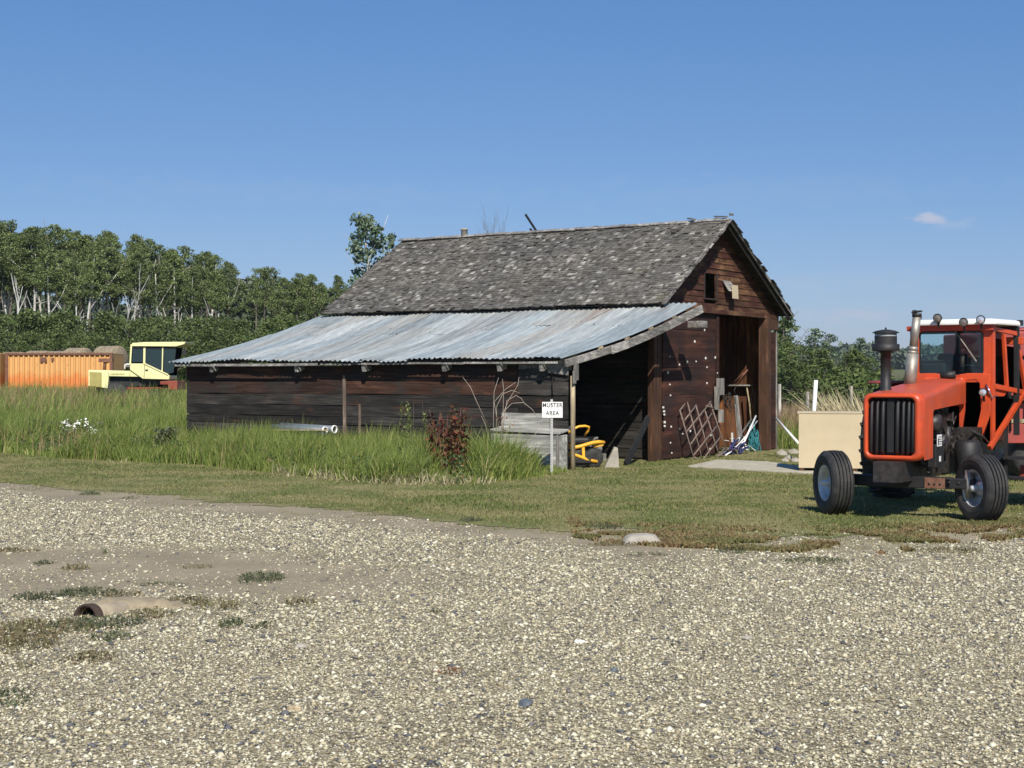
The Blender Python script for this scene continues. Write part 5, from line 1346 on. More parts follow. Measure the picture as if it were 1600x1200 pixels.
# yellow mower in the lean-to
mw = thing('ride_on_mower', 'yellow and black ride-on mower parked in the lean-to opening', 'mower', (1.52, 29.9, 0), R(12))
mI = Matrix.Rotation(R(-12), 3, 'Z')
def mpix(px, py, y=0.0):
    o = mI @ (Vector((0, 0, CAMH)) - mw.location); d = mI @ Vector(((px - CX) / FPX, 1, -(py - YH) / FPX)); t = (y - o.y) / d.y; return o + d * t
def mtube(nm, pts, r, mat, yy): return MB().tube([mpix(a, c_, y) for (a, c_), y in zip(pts, yy)], r, 8).build(nm, mat, mw)
mtube('seat_rail', [(884, 678), (897, 670), (904, 666.5), (914, 665.5), (920, 667), (919, 673), (913, 681)], .026, M['yellow'], [.1, .1, .1, .1, .1, .14, .2])
mtube('upper_bumper', [(884, 696), (899, 699), (907, 697.5), (925, 692), (935, 690.5), (944, 691.5)], .038, M['yellow'], [-.1, -.12, -.12, -.1, -.05, .0])
mtube('lower_bumper', [(884, 708), (897, 710.5), (906, 713.5), (918, 718.5), (933, 721.5)], .034, M['yellow'], [-.12, -.14, -.14, -.12, -.1])
b = MB(); b.beam(mpix(911, 697, -.12), mpix(912, 716, -.14), .06, .03, up=(0, 1, 0)); b.build('bumper_upright', M['yellow'], mw, bevel=.008)
b = MB(); b.beam(mpix(927, 697, -.0), mpix(942, 694, .0), .05, .06); b.build('hitch_plate', M['yellow'], mw)
b = MB(); q = mpix(903, 687, .3); b.box((q.x - .02, .32, q.z - .02), (.46, .44, .14)); b.box((q.x - .2, .3, q.z + .14), (.12, .42, .3)); b.build('seat', M['black'], mw, bevel=.05)
b = MB(); q = mpix(905, 702, .3); b.box((q.x - .1, .3, q.z - .1), (.62, .6, .32)); q2 = mpix(931, 710, .1); b.box((q2.x, .15, q2.z), (.24, .3, .2)); b.build('engine_block', M['black'], mw, bevel=.03)
b = MB(); q = mpix(920, 709, .0); b.box((q.x, .0, q.z), (.12, .08, .09)); b.build('muffler', M['steel'], mw, bevel=.01)
for (x, y, r) in ((-.16, -.02, .2), (-.16, .62, .2), (-.75, .0, .15), (-.75, .6, .15), (.12, -.02, .2)):
    b = MB(); b.lathe([(r * .45, -.07), (r * .92, -.08), (r, -.04), (r, .04), (r * .92, .08), (r * .45, .07), (0, .06)], Matrix.Translation((x, y, r)) @ Matrix.Rotation(R(90), 4, 'X'), 26); b.build('wheel', M['rubber'], mw)
b = MB(); b.box((-.4, .3, .16), (.9, .9, .12)); b.build('mower_deck', M['black'], mw, bevel=.02)

# boulder, stones, half-buried culvert
def rock(name, p, sx, sy, sz, mat, label, cat, seed, group=None):
    rg = np.random.default_rng(seed); v, f = ico(); v = [Vector(q) for q in v]; f = [tuple(int(k) for k in q) for q in f]
    for _ in range(3):
        cache = {}; nf = []
        def mid(a, b_):
            k = (min(a, b_), max(a, b_))
            if k not in cache: v.append(((v[a] + v[b_]) / 2).normalized()); cache[k] = len(v) - 1
            return cache[k]
        for (a, b_, c_) in f: 
            x_, y_, z_ = mid(a, b_), mid(b_, c_), mid(c_, a); nf += [(a, x_, z_), (b_, y_, x_), (c_, z_, y_), (x_, y_, z_)]
        f = nf
    ph = rg.uniform(0, 6, 9)
    out = []
    for q in v:
        d = 1 + .12 * math.sin(q.x * 3 + ph[0]) + .1 * math.sin(q.y * 4 + ph[1]) + .07 * math.sin(q.z * 5 + ph[2]) + .04 * math.sin(q.x * 9 + ph[3]) * math.sin(q.y * 8 + ph[4])
        q2 = q * d; out.append((q2.x * sx, q2.y * sy, q2.z * sz))
    o = MB().add(out, f, smooth=True).build(name, mat); o.location = p
    return tag(o, label, cat, group)
M['boulder'] = mat_plain('pale_dusty_boulder', (0.36, 0.33, 0.28), 0.9, 0, 0.25, 7, (0.2, 0.17, 0.13), 0.5, 0.4)
M['slate'] = mat_plain('dark_blue_grey_stone', (0.10, 0.115, 0.13), 0.6, 0, 0.2, 12)
rock('boulder', PG(1003, 851) + Vector((0, .1, .02)), .21, .16, .10, M['boulder'], 'pale flat boulder at the edge of the lawn', 'boulder', 5)
rock('dark_stone', PG(821, 1104) + Vector((0, 0, .018)), .042, .04, .022, M['slate'], 'oval dark blue-grey stone lying on the gravel', 'stone', 8).rotation_euler = (0, R(-18), R(20))
for k, (px, py, s, mt, lb) in enumerate(((470, 1013, .045, 'boulder', 'flat brownish stone in the gravel right of the culvert'), (460, 1110, .04, 'postwood', 'rounded orange-tan pebble low left in the gravel'), (1168, 1000, .038, 'concrete', 'pale tan pebble right of centre in the gravel'), (906, 1005, .035, 'white', 'whitish pebble left of centre in the gravel'), (960, 1050, .03, 'slate', 'small dark stone above the oval dark one'))):
    rock('loose_stone', PG(px, py) + Vector((0, 0, .01)), s, s * .8, s * .5, M[mt], lb, 'stone', 20 + k, 'larger single stones in the gravel')
c0 = PG(137, 964); c1 = PG(250, 938)
cv = thing('culvert_pipe', 'half-buried grey concrete culvert with a dark rusty open end', 'culvert', (c0.x, c0.y, 0), math.atan2(c1.y - c0.y, c1.x - c0.x))
Lc = (c1 - c0).length; rc0 = .098
Mx = Matrix.Translation((0, 0, -.01)) @ Matrix.Rotation(R(90), 4, 'Y') @ Matrix.Rotation(R(4.5), 4, 'Y')
b = MB(); b.lathe([(rc0 - .015, .03), (rc0, .02), (rc0 + .002, .3), (rc0, Lc + .5)], Mx, 32); b.build('pipe_wall', M['dirt'], cv)
b = MB(); b.lathe([(rc0 + .012, .05), (rc0 + .012, -.03), (rc0 - .008, -.03), (rc0 - .012, .04), (rc0 - .02, .6), (0, .62)], Mx, 32); b.build('rusty_collar', M['collar'], cv)
# earth banked over the far end of the culvert, with stones on it
for (mp0, sx, sy, sz, sd) in ((c0 + Vector((.3, .5, -.075)), .55, .25, .13, 6),):
    md = rock('dirt_mound', mp0, sx, sy, sz, M['gravel'], None, None, sd); md['kind'] = 'structure'
    at = md.data.attributes.new('bare', 'FLOAT', 'POINT'); at.data.foreach_set('value', np.full(len(md.data.vertices), .75, dtype=np.float32))
    for v_ in md.data.vertices: v_.co.z += .02 * math.sin(v_.co.x * 31 + sd) * math.sin(v_.co.y * 37)
# fence behind the barn
fpx = [(1218, 600, 643, 44), (1275, 594, 652, 40), (1262, 612, 650, 46), (1330, 603, 640, 47), (1440, 600, 640, 50)]
fn = thing('wire_fence', 'grey wooden fence posts with wire, beyond the plywood crate', 'fence', (9, 43, 0))
post_pts = []
for (px, py0, py1, D) in sorted(fpx):
    a_ = PD(px, py0, D); b_ = Vector((a_.x - (.12 if px == 1275 else 0), a_.y, -.1)); r_ = .055 if px == 1275 else .05
    MB().tube([b_ - fn.location, a_ - fn.location], [r_ * 1.1, r_], 10).build('post', M['white'] if px == 1275 else M['greywood_z'], fn); post_pts.append(a_)
ww = MB()
for dz in (.12, .4, .7):
    ww.tube([p - fn.location - Vector((0, 0, dz)) for p in post_pts], .004, 4)
ww.build('wire', M['steel'], fn)

# ================================================================== left: container, bales, windrower
DC = 80.0; cz0 = zgf(-26, DC)
ctop = PD(100, 551, DC).z
xl_, xr_ = PD(9, 600, DC).x, PD(176, 600, DC).x
ct = thing('shipping_container', 'faded orange corrugated shipping container beyond the tall grass', 'container', (xl_, DC, cz0), 0)
Lc_ = xr_ - xl_; H_ = ctop - cz0
b = MB(); per = Lc_ / 21.0; vs = []; xs_ = []
x = .1
while x < Lc_ - .1:
    xs_ += [(x, 0), (x + per * .22, .0), (x + per * .36, .09), (x + per * .82, .09), (x + per, 0)]; x += per
xs_ = [q for q in xs_ if q[0] < Lc_ - .08]
vs = [(q[0], q[1], .1) for q in xs_] + [(q[0], q[1], H_ - .1) for q in xs_]; n = len(xs_)
b.add(vs, [(k, k + 1, n + k + 1, n + k) for k in range(n - 1)]); b.build('side_wall', M['container'], ct, solid=.01)
b = MB(); b.box((Lc_ / 2, 2.4, H_ / 2), (Lc_ - .1, .05, H_ - .2)); b.box((Lc_ - .03, 1.2, H_ / 2), (.05, 2.35, H_ - .15)); b.box((.03, 1.2, H_ / 2), (.05, 2.35, H_ - .15)); b.box((Lc_ / 2, 1.2, H_ - .06), (Lc_, 2.4, .04)); b.build('end_wall', M['container'], ct)
b = MB(); b.box((Lc_ / 2, 0, H_ - .06), (Lc_, .10, .11)); b.box((Lc_ / 2, 0, .08), (Lc_, .10, .14)); b.build('rail', M['rust'], ct)
for x in (.06, Lc_ - .06): MB().box((x, 0, H_ / 2), (.15, .13, H_)).build('corner_post', M['rust'], ct)
b = MB(); a_ = PD(68, 562, DC); b.box((a_.x - xl_, -.02, a_.z - cz0), (.35, .02, .25)); b.box((a_.x - xl_ + .5, -.02, a_.z - cz0 + .02), (.16, .02, .16)); b.build('rust_patch', M['rust'], ct)
ct2 = thing('shipping_container', 'second orange container with white patches, cut by the left edge', 'container', (xl_ - 6.3, DC - .3, cz0), 0)
b = MB(); b.box((3.05, 1.2, H_ / 2), (6.1, 2.4, H_ - .05)); b.build('body', M['container'], ct2, bevel=.03)
b = MB()
for z in (H_ * .28, H_ * .60): b.box((5.75, -.015, z), (.6, .02, H_ * .26))
b.build('white_panel', M['white'], ct2)
b = MB(); b.box((6.02, -.03, H_ / 2), (.14, .08, H_)); b.build('corner_post', M['rust'], ct2)

# round bales on a flat wagon behind
bale0 = None
wx_ = PD(108, 560, DC + 5).x
hw_ = thing('hay_wagon', 'flat wagon carrying round bales behind the container', 'wagon', (wx_ - 1, DC + 6, zgf(-25, 86)), 0)
bzb = PD(150, 568, DC + 6).z - zgf(-25, 86)
b = MB(); b.box((1.5, 0, bzb - .12), (8.6, 2.4, .2)); b.build('deck', M['greywood_x'], hw_)
b = MB()
for x in (-1.5, 0, 4.2, 5.2): b.lathe([(0, -.14), (.42, -.14), (.42, .14), (0, .14)], Matrix.Translation((x, -1.0, .42)) @ Matrix.Rotation(R(90), 4, 'X'), 20)
b.build('wheel', M['rubber'], hw_)
b = MB(); b.box((1.5, 0, bzb / 2), (8.2, .3, .3)); 
for x in (-1.5, 4.7): b.box((x, 0, bzb / 2), (.2, 1.8, bzb - .3))
b.build('chassis', M['black'], hw_)
labs = ['round hay bale nearest the cream cab, its whole end showing', 'second round hay bale from the cream cab', 'round bale top showing over the middle of the orange container', 'round bale top showing over the left half of the orange container', 'flattest round bale top, near the left end of the orange container']
for k, (px, top, rr_b, ln_) in enumerate(((172, 540.5, .80, 1.45), (122, 543.5, .78, 1.3), (92, 548.5, .80, 1.3), (60, 548, .80, 1.4), (22, 550, .8, 1.4))):
    D = DC + 6; t_ = PD(px, top, D); yaw = R(62)
    q = MB(); Mx = Matrix.Rotation(yaw, 4, 'Z') @ Matrix.Rotation(R(90), 4, 'X')
    prof = [(0, -ln_ / 2 + .02), (rr_b * .3, -ln_ / 2 - .01), (rr_b * .6, -ln_ / 2 + .01), (rr_b * .93, -ln_ / 2), (rr_b, -ln_ / 2 + .07)] + [(rr_b * (1 + .012 * math.sin(j * 2.1)), -ln_ / 2 + .07 + (ln_ - .14) * j / 8) for j in range(1, 8)] + [(rr_b, ln_ / 2 - .07), (rr_b * .93, ln_ / 2), (0, ln_ / 2)]
    q.lathe(prof, Mx, 36); o = q.build('round_bale', M['hay']); o.location = (t_.x, D, t_.z - rr_b); tag(o, labs[k], 'hay bale', 'round bales behind the container')

# cream windrower
DW = 64.0; wz = zgf(-19, DW)
wr = thing('windrower', 'cream-yellow windrower with tinted cab and red header, left of the barn', 'windrower', (PD(138, 600, DW).x, DW, wz), 0)
def wpx(px, py, y=0.0): return PD(px, py, DW + y) - wr.location
def plate(nm, pts, y, th, mat, parent=wr, bev=.02):
    q = MB(); q.prism([wpx(a, c_, y) for a, c_ in pts], (0, th, 0)); return q.build(nm, mat, parent, bevel=bev)
plate('hood', [(138, 578), (224, 580), (224, 589), (170, 588), (168, 607), (138, 603)], .05, 1.5, M['cream'])
plate('hood_end', [(140, 581), (158, 582), (158, 605), (140, 603)], -.02, .06, mat_plain('dusty_olive_grille', (0.36, 0.31, 0.10), .7), bev=.0)
cab_out = [(206, 535), (276, 541), (277, 581), (266, 587), (264, 593), (223, 592), (203, 577)]
plate('cab_lower', [(203, 568), (226, 568), (262, 585), (265, 587), (264, 593), (223, 592), (203, 578)], -.02, 1.5, M['cream'])
plate('cab_shell', [(206, 541), (275, 543), (265, 587), (226, 569), (204, 569)], .06, 1.3, M['glass_dark'], bev=0)
for nm, pts in (('window', [(207.5, 541.5), (224, 542.5), (223, 566), (206.5, 566)]), ('window', [(228.5, 543), (253, 543.5), (252, 579), (228, 568.5)]), ('window', [(256, 543.5), (275, 544), (271, 582), (262, 584), (256, 580.5)])):
    plate(nm, pts, .0, .02, mat_plain('teal_tinted_glass', (0.012, 0.03, 0.034), .12, spec=.6), bev=0)
for a, c_, w_ in (((205.5, 538), (203.5, 570), .07), ((226, 541), (225.5, 568), .09), ((254.5, 542), (253.5, 581), .05)):
    q = MB(); q.beam(wpx(*a, -.02), wpx(*c_, -.02), w_, .06, up=(0, 1, 0)); q.beam(wpx(*a, 1.4), wpx(*c_, 1.4), w_, .06, up=(0, 1, 0)); q.build('cab_pillar', M['cream'], wr)
plate('cab_roof', [(206, 536), (226, 534.5), (290, 534), (288, 538), (275, 541.5), (206, 541)], -.15, 1.8, M['cream'])
q = MB(); q.beam(wpx(225, 567.5, -.035), wpx(263, 585.5, -.035), .05, .05, up=(0, 1, 0)); q.build('window_sill', M['cream'], wr)
q = MB(); q.tube([wpx(195, 577, .4), wpx(195, 571, .4), wpx(198, 569, .4), wpx(203, 569, .4)], .03, 8); q.build('handrail', M['white'], wr)
q = MB(); q.tube([wpx(163, 578, .8), wpx(164, 567, .8), wpx(172, 563, .8)], .08, 8); q.box(wpx(166, 563, .8), (.6, .3, .16)); q.build('exhaust', M['rust'], wr)
plate('header', [(250, 596), (262, 595), (277, 595), (277, 609), (263, 609), (262, 601), (250, 601)], -.2, 1.6, M['redpaint'])
plate('header_frame', [(150, 606), (262, 600), (262, 606), (150, 612)], .3, .2, M['redpaint'])
for (px, r_) in ((180, .62), (240, .45)):
    for y_ in (.2, 1.6):
        q = MB(); c_ = wpx(px, 600, y_); q.lathe([(0, -.12), (r_ * .9, -.14), (r_, -.08), (r_, .08), (r_ * .9, .14), (0, .12)], Matrix.Translation((c_.x, c_.y, r_)) @ Matrix.Rotation(R(90), 4, 'X'), 28); q.build('wheel', M['rubber'], wr)
q = MB()
for k in range(11): q.box(wpx(173.5 + k * 2.0, 584.3, .035), (.03, .012, .035 + .012 * (k % 3)))
q.build('side_lettering', mat_plain('olive_lettering', (0.3, 0.27, 0.1), .6), wr)
q = MB(); q.box(wpx(205, 596, .8), (3.0, 1.0, .5)); q.build('chassis', M['black'], wr)
q = MB(); q.beam(wpx(226, 569, -.03), wpx(225, 592, -.03), .015, .01, up=(0, 1, 0)); q.beam(wpx(170, 581, .04), wpx(170, 588, .04), .012, .01, up=(0, 1, 0)); q.beam(wpx(203, 580, .04), wpx(203, 589, .04), .012, .01, up=(0, 1, 0)); q.build('panel_seam', M['black'], wr)
q = MB(); q.box(wpx(229, 578, -.05), (.12, .03, .04)); q.build('door_handle', M['black'], wr)
q = MB(); q.tube([wpx(286, 539, -.2), wpx(288, 545, -.25)], .015, 6); q.box(wpx(288, 550, -.25), (.14, .04, .26)); q.build('mirror', M['black'], wr)
q = MB()
for z_ in (.35, .65, .95): q.box((wpx(214, 600).x, -.15, z_), (.34, .16, .03))
q.beam((wpx(214, 600).x - .17, -.12, .3), (wpx(214, 600).x - .17, -.12, 1.2), .03, .03, up=(0, 1, 0)); q.beam((wpx(214, 600).x + .17, -.12, .3), (wpx(214, 600).x + .17, -.12, 1.2), .03, .03, up=(0, 1, 0)); q.build('ladder', M['rust'], wr)

# ================================================================== VEGETATION
def cards(C, size, asp=.6):
    """random small leaf-clump quads round points C (n,3)"""
    n = len(C)
    u = RNG.normal(size=(n, 3)); u /= np.linalg.norm(u, axis=1)[:, None]
    w = RNG.normal(size=(n, 3)); v = np.cross(u, w); v /= np.linalg.norm(v, axis=1)[:, None]
    s = size * RNG.uniform(.6, 1.35, n)[:, None]
    a = C + u * s; b = C + v * s * asp; c = C - u * s * .9; d = C - v * s * asp
    V = np.stack([a, b, c, d], 1).reshape(-1, 3); F = np.arange(n * 4).reshape(-1, 4)
    return V, F

def tree_proto(name, h, seed, crown_z, crown_r, nclump, ncard, csize, leafmat, barkmat, trunk_r=.12, forks=2, lean=.25, label='', cat='tree', group=None, top_taper=.6, clump_r=.8, stem_top=.93, bare=False, fork_lo=.3):
    rg = random.Random(seed)
    root = thing(name, label, cat, (0, 0, 0), 0, group)
    t = MB(); ends = []
    lx_, ly_ = rg.uniform(-lean, lean), rg.uniform(-lean, lean)
    def P(f): return Vector((lx_ * f * f * 2 + .12 * math.sin(f * 7 + seed), ly_ * f * 2 + .10 * math.sin(f * 6 + seed * 2), h * f))
    pts = [P(k / 8 * stem_top) for k in range(9)]
    t.tube(pts, [trunk_r * (1 - .82 * k / 8) + .012 for k in range(9)], 7); ends.append(pts[-1])
    for k in range(forks):
        f = rg.uniform(fork_lo, .75); b0 = P(f * stem_top); a = rg.uniform(0, 6.28); ln_ = h * rg.uniform(.16, .30)
        p = [b0]; dirv = Vector((math.cos(a) * .55, math.sin(a) * .55, 1)).normalized()
        for q in range(4): 
            dirv = (dirv + Vector((rg.uniform(-.2, .2), rg.uniform(-.2, .2), .12))).normalized(); p.append(p[-1] + dirv * ln_ / 3)
        r0 = trunk_r * .55 * (1 - f * .5); t.tube(p, [r0, r0 * .8, r0 * .6, r0 * .4, .012], 6); ends.append(p[-1])
    for k in range(forks * 3):
        f = rg.uniform(fork_lo + .1, .95); b0 = P(f * stem_top); a = rg.uniform(0, 6.28); ln_ = crown_r * rg.uniform(.5, 1.0)
        e = b0 + Vector((math.cos(a) * ln_, math.sin(a) * ln_, ln_ * rg.uniform(.3, 1.0))); m_ = (b0 + e) / 2 + Vector((0, 0, -.05 * ln_))
        t.tube([b0, m_, e], [trunk_r * .25, trunk_r * .16, .008], 5, cap=False)
    t.build('trunk', barkmat, root)
    if bare: return root
    C = []
    for k in range(nclump):
        f = (k + rg.random()) / nclump; z = crown_z + (h - crown_z) * f
        g = min(1.0, .55 + f * 1.6) * (1 - max(0, f - top_taper) / (1 - top_taper) * .8)
        rr_ = crown_r * g * math.sqrt(rg.random()) ; a = rg.uniform(0, 6.28); ctr = P(z / h)
        cr = clump_r * rg.uniform(.55, 1.15) * (.65 + .35 * g)
        m_ = int(ncard / nclump * (cr / clump_r) ** 1.5)
        d = RNG.normal(size=(m_, 3)); d /= np.linalg.norm(d, axis=1)[:, None]; d *= (RNG.random(m_)[:, None] ** .45) * cr
        d[:, 2] *= .75
        C.append(d + np.array([ctr.x + rr_ * math.cos(a), ctr.y + rr_ * math.sin(a), min(z, h - cr * .5)]))
    C = np.concatenate(C); V, F = cards(C, csize)
    np_mesh('crown', V, F, leafmat, parent=root)
    return root
def base_z(D, x): return zgf(x, D)

# aspen stand on the left
AL = 'white-trunked aspen in the dense stand beyond the orange container'
protos = [tree_proto('aspen_tree', 13.0, 31 + k, (8.6, 9.3, 8.2, 9.0, 8.4)[k], (1.7, 1.4, 2.0, 1.4, 1.8)[k], 66, 6200, .083, M['aspen'], M['bark'], .15, 1, .35, AL, 'tree', 'aspens in the stand on the left', clump_r=.55, top_taper=.3, fork_lo=.5) for k in range(5)]
def skyline(px):   # photo row of the tree tops
    return np.interp(px, [0, 20, 50, 80, 105, 140, 170, 200, 240, 260, 290, 320, 350, 372, 380, 400, 430, 460, 500, 530, 545], [345, 350, 347, 355, 366, 366, 362, 372, 378, 382, 388, 390, 396, 412, 428, 415, 420, 418, 426, 430, 440])
first = [True] * 5
def place(k, px, D, top, dx=0):
    x = (px - CX) / FPX * D; z0 = base_z(D, x); hh = CAMH - (top - YH) / FPX * D - z0
    sc = hh / 13.0; s3 = (sc * random.uniform(.9, 1.15), sc * random.uniform(.9, 1.15), sc); rz = random.uniform(0, 6.28)
    if first[k]:
        r_ = protos[k]; r_.location = (x, D, z0); r_.rotation_euler = (0, 0, rz); r_.scale = s3; first[k] = False
    else: r_ = dup(protos[k], (x, D, z0), rz, s3)
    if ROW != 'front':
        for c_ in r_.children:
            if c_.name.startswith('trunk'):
                c_.material_slots[0].link = 'OBJECT'; c_.material_slots[0].material = M['bark_dark']  # darker bark paints the stand's inner shade onto the rear trunks
    r_['label'] = '%s-row aspen of the stand, %s' % (ROW, ZON[int(np.searchsorted([0, 30, 60, 95, 130, 160, 190, 225, 265, 310, 345], px))]); return r_
ROW = 'front'
ZON = ['just outside the left edge', 'at the left edge', 'by the first bare forked tree', 'above the left part of the orange container', 'above the middle of the orange container', 'above the right part of the orange container', 'by the middle bare forked tree', 'above the hood of the cream windrower', 'above the cream cab', 'by the bare trunk right of the cream cab', 'over the left end of the tin roof', 'at the right end of the stand']
px = -60; i = 0
while px < 364:
    D = 124 + random.uniform(-3, 5)
    place(i % 5, px, D, skyline(max(0, px)) + random.uniform(0, 42)); i += 1; px += random.uniform(9, 16)
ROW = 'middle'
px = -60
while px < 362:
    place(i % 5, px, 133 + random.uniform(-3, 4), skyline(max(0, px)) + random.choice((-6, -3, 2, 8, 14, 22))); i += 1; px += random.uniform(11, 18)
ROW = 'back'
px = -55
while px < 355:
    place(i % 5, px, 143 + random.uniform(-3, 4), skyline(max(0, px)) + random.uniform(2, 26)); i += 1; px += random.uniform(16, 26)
AL2 = 'shorter aspen in the looser row between the tall stand and the barn roof'
px = 402
while px < 540:
    r_ = place(i % 5, px, 118 + random.uniform(-4, 8), skyline(px) + random.uniform(-2, 18)); r_['label'] = 'shorter aspen %s' % ('next to the gap at the right end of the tall stand' if px < 410 else 'second from the gap at the end of the stand' if px < 440 else 'in the middle between tall stand and barn' if px < 475 else 'left of the one touching the shingle roof' if px < 515 else 'touching the left slope of the shingle roof'); r_['group'] = 'aspens between the stand and the barn'; i += 1; px += random.uniform(10, 18)
# conspicuous bare, forked trunks in the stand
def twiggy(mb, rg, p, d, L, r, lvl, spread=.5, kids=3):
    q = [p]; dd = d.copy()
    for k in range(3): dd = (dd + Vector((rg.uniform(-.16, .16), rg.uniform(-.16, .16), .06))).normalized(); q.append(q[-1] + dd * L / 3)
    mb.tube(q, [r, r * .85, r * .7, r * .5], 6, cap=False)
    if lvl:
        for k in range(kids):
            j = rg.randint(2, 3); a = rg.uniform(0, 6.28); twiggy(mb, rg, q[j], (dd + Vector((math.cos(a), math.sin(a), .1)) * spread * rg.uniform(.5, 1.2)).normalized(), L * rg.uniform(.5, .75), r * .55, lvl - 1, spread, kids)
for (px, top, sd, lb) in ((38, 405, 3, 'bare white forked trunk at the front edge of the aspen stand, far left'), (172, 385, 5, 'bare white forked tree in the middle of the aspen stand'), (262, 425, 8, 'leaning bare white trunk near the right end of the aspen stand'), (112, 415, 11, 'bare grey branchy tree between the two white forked ones')):
    D = 118; x = (px - CX) / FPX * D; z0 = base_z(D, x); H = (592 - top) / FPX * D + 1.8 - z0
    q = thing('bare_tree', lb, 'tree', (x, D, z0)); t = MB(); rg = random.Random(sd)
    twiggy(t, rg, Vector((0, 0, 0)), Vector((rg.uniform(-.1, .1), 0, 1)).normalized(), H * .42, .13, 2, .42, 3); t.build('trunk', M['bark'], q)
# shrubs in front of the stand
SL = 'bushy green willow in the thicket in front of the aspens'
shp = [tree_proto('willow_shrub', 5.0, 51 + k, .5, 2.3, 32, 6000, .088, M['shrubleaf'], M['bark_dark'], .06, 5, .4, SL, 'shrub', 'willow thicket in front of the aspens', top_taper=.45, clump_r=.95, stem_top=.7) for k in range(4)]
sf_ = [True] * 4
def place_s(k, px, D, top, label=None, group=None):
    x = (px - CX) / FPX * D; z0 = base_z(D, x); hh = CAMH - (top - YH) / FPX * D - z0; sc = hh / 5.0
    s3 = (max(sc, .8) * random.uniform(.95, 1.25), max(sc, .8) * random.uniform(.9, 1.2), sc)
    if sf_[k] and not label:
        r_ = shp[k]; r_.location = (x, D, z0); r_.scale = s3; sf_[k] = False
    else: r_ = dup(shp[k], (x, D, z0), random.uniform(0, 6.28), s3, label, None, group)
    if not label: r_['label'] = 'willow bush, %s row, %s' % (ROW, ZON2[int(np.searchsorted([0, 60, 120, 180, 240, 300, 360, 420, 480], px))])
    return r_
ROW = 'taller back'
ZON2 = ['just outside the left edge', 'behind the white-patched container', 'behind the left half of the orange container', 'behind the right half of the orange container', 'behind the hay bales and cream hood', 'behind the cream cab', 'over the left tip of the tin roof', 'below the gap right of the tall stand', 'left of the shingle roof', 'touching the left foot of the shingle roof']
px = -50; i = 0
while px < 545:
    place_s(i % 4, px, 108 + random.uniform(-4, 4), np.interp(px, [0, 150, 300, 400, 500, 545], [487, 492, 500, 497, 492, 480]) + random.uniform(-6, 12)); i += 1; px += random.uniform(16, 26)
ROW = 'lower front'
px = -50
while px < 530:
    place_s(i % 4, px, 98 + random.uniform(-3, 3), np.interp(px, [0, 200, 400, 530], [515, 520, 515, 500]) + random.uniform(-8, 12)); i += 1; px += random.uniform(20, 34)

# balsam poplar behind the barn, thin bare birch, right-hand trees
D = 92; x = (574 - CX) / FPX * D
po = tree_proto('poplar_tree', 11.0, 91, 3.5, 1.6, 44, 6500, .13, M['poplar'], M['bark'], .13, 4, .1, 'tall narrow grey-green poplar rising behind the left end of the shingle roof', 'tree', top_taper=.6, clump_r=.75)
po.location = (x, D, base_z(D, x)); hh = CAMH - (337 - YH) / FPX * D - po.location.z; po.scale = (1.05, 1.05, hh / 11.0)
D = 95; x = (609 - CX) / FPX * D
po2 = tree_proto('poplar_tree', 9.5, 94, 4, .7, 12, 800, .16, M['poplar'], M['bark'], .1, 2, .1, 'thin short poplar just right of the tall grey-green one, behind the roof', 'tree', clump_r=.5)
po2.location = (x, D, base_z(D, x)); po2.scale = (1, 1, (CAMH + (592 - 366) / FPX * D - po2.location.z) / 9.5)
D = 88; x = (771 - CX) / FPX * D
bt_ = MB(); rg = random.Random(12)
def twig(p, d, L, r, lvl):
    q = [p]; dd = d.copy()
    for k in range(3): dd = (dd + Vector((rg.uniform(-.18, .18), rg.uniform(-.18, .18), .08))).normalized(); q.append(q[-1] + dd * L / 3)
    bt_.tube(q, [r, r * .8, r * .6, r * .4], 5, cap=False)
    if lvl:
        for k in range(4):
            j = rg.randint(1, 3); a = rg.uniform(0, 6.28); twig(q[j], (dd + Vector((math.cos(a), math.sin(a), .15)) * .55).normalized(), L * .62, r * .5, lvl - 1)
bd_ = thing('bare_birch', 'leafless twiggy tree top showing above the middle of the roof ridge', 'tree', (x, D, base_z(D, x)))
twig(Vector((0, 0, 0)), Vector((0, 0, 1)), 7.2, .09, 0); 
for k in range(7):
    a = k * .9; twig(Vector((.05 * k - .1, 0, 6.3 + .2 * k)), Vector((.28 * math.cos(a), .28 * math.sin(a), 1)).normalized(), 3.2 - .14 * k, .03, 2)
bt_.build('trunk', M['bark_dark'], bd_)
bd_.scale = (.55, .55, .97)

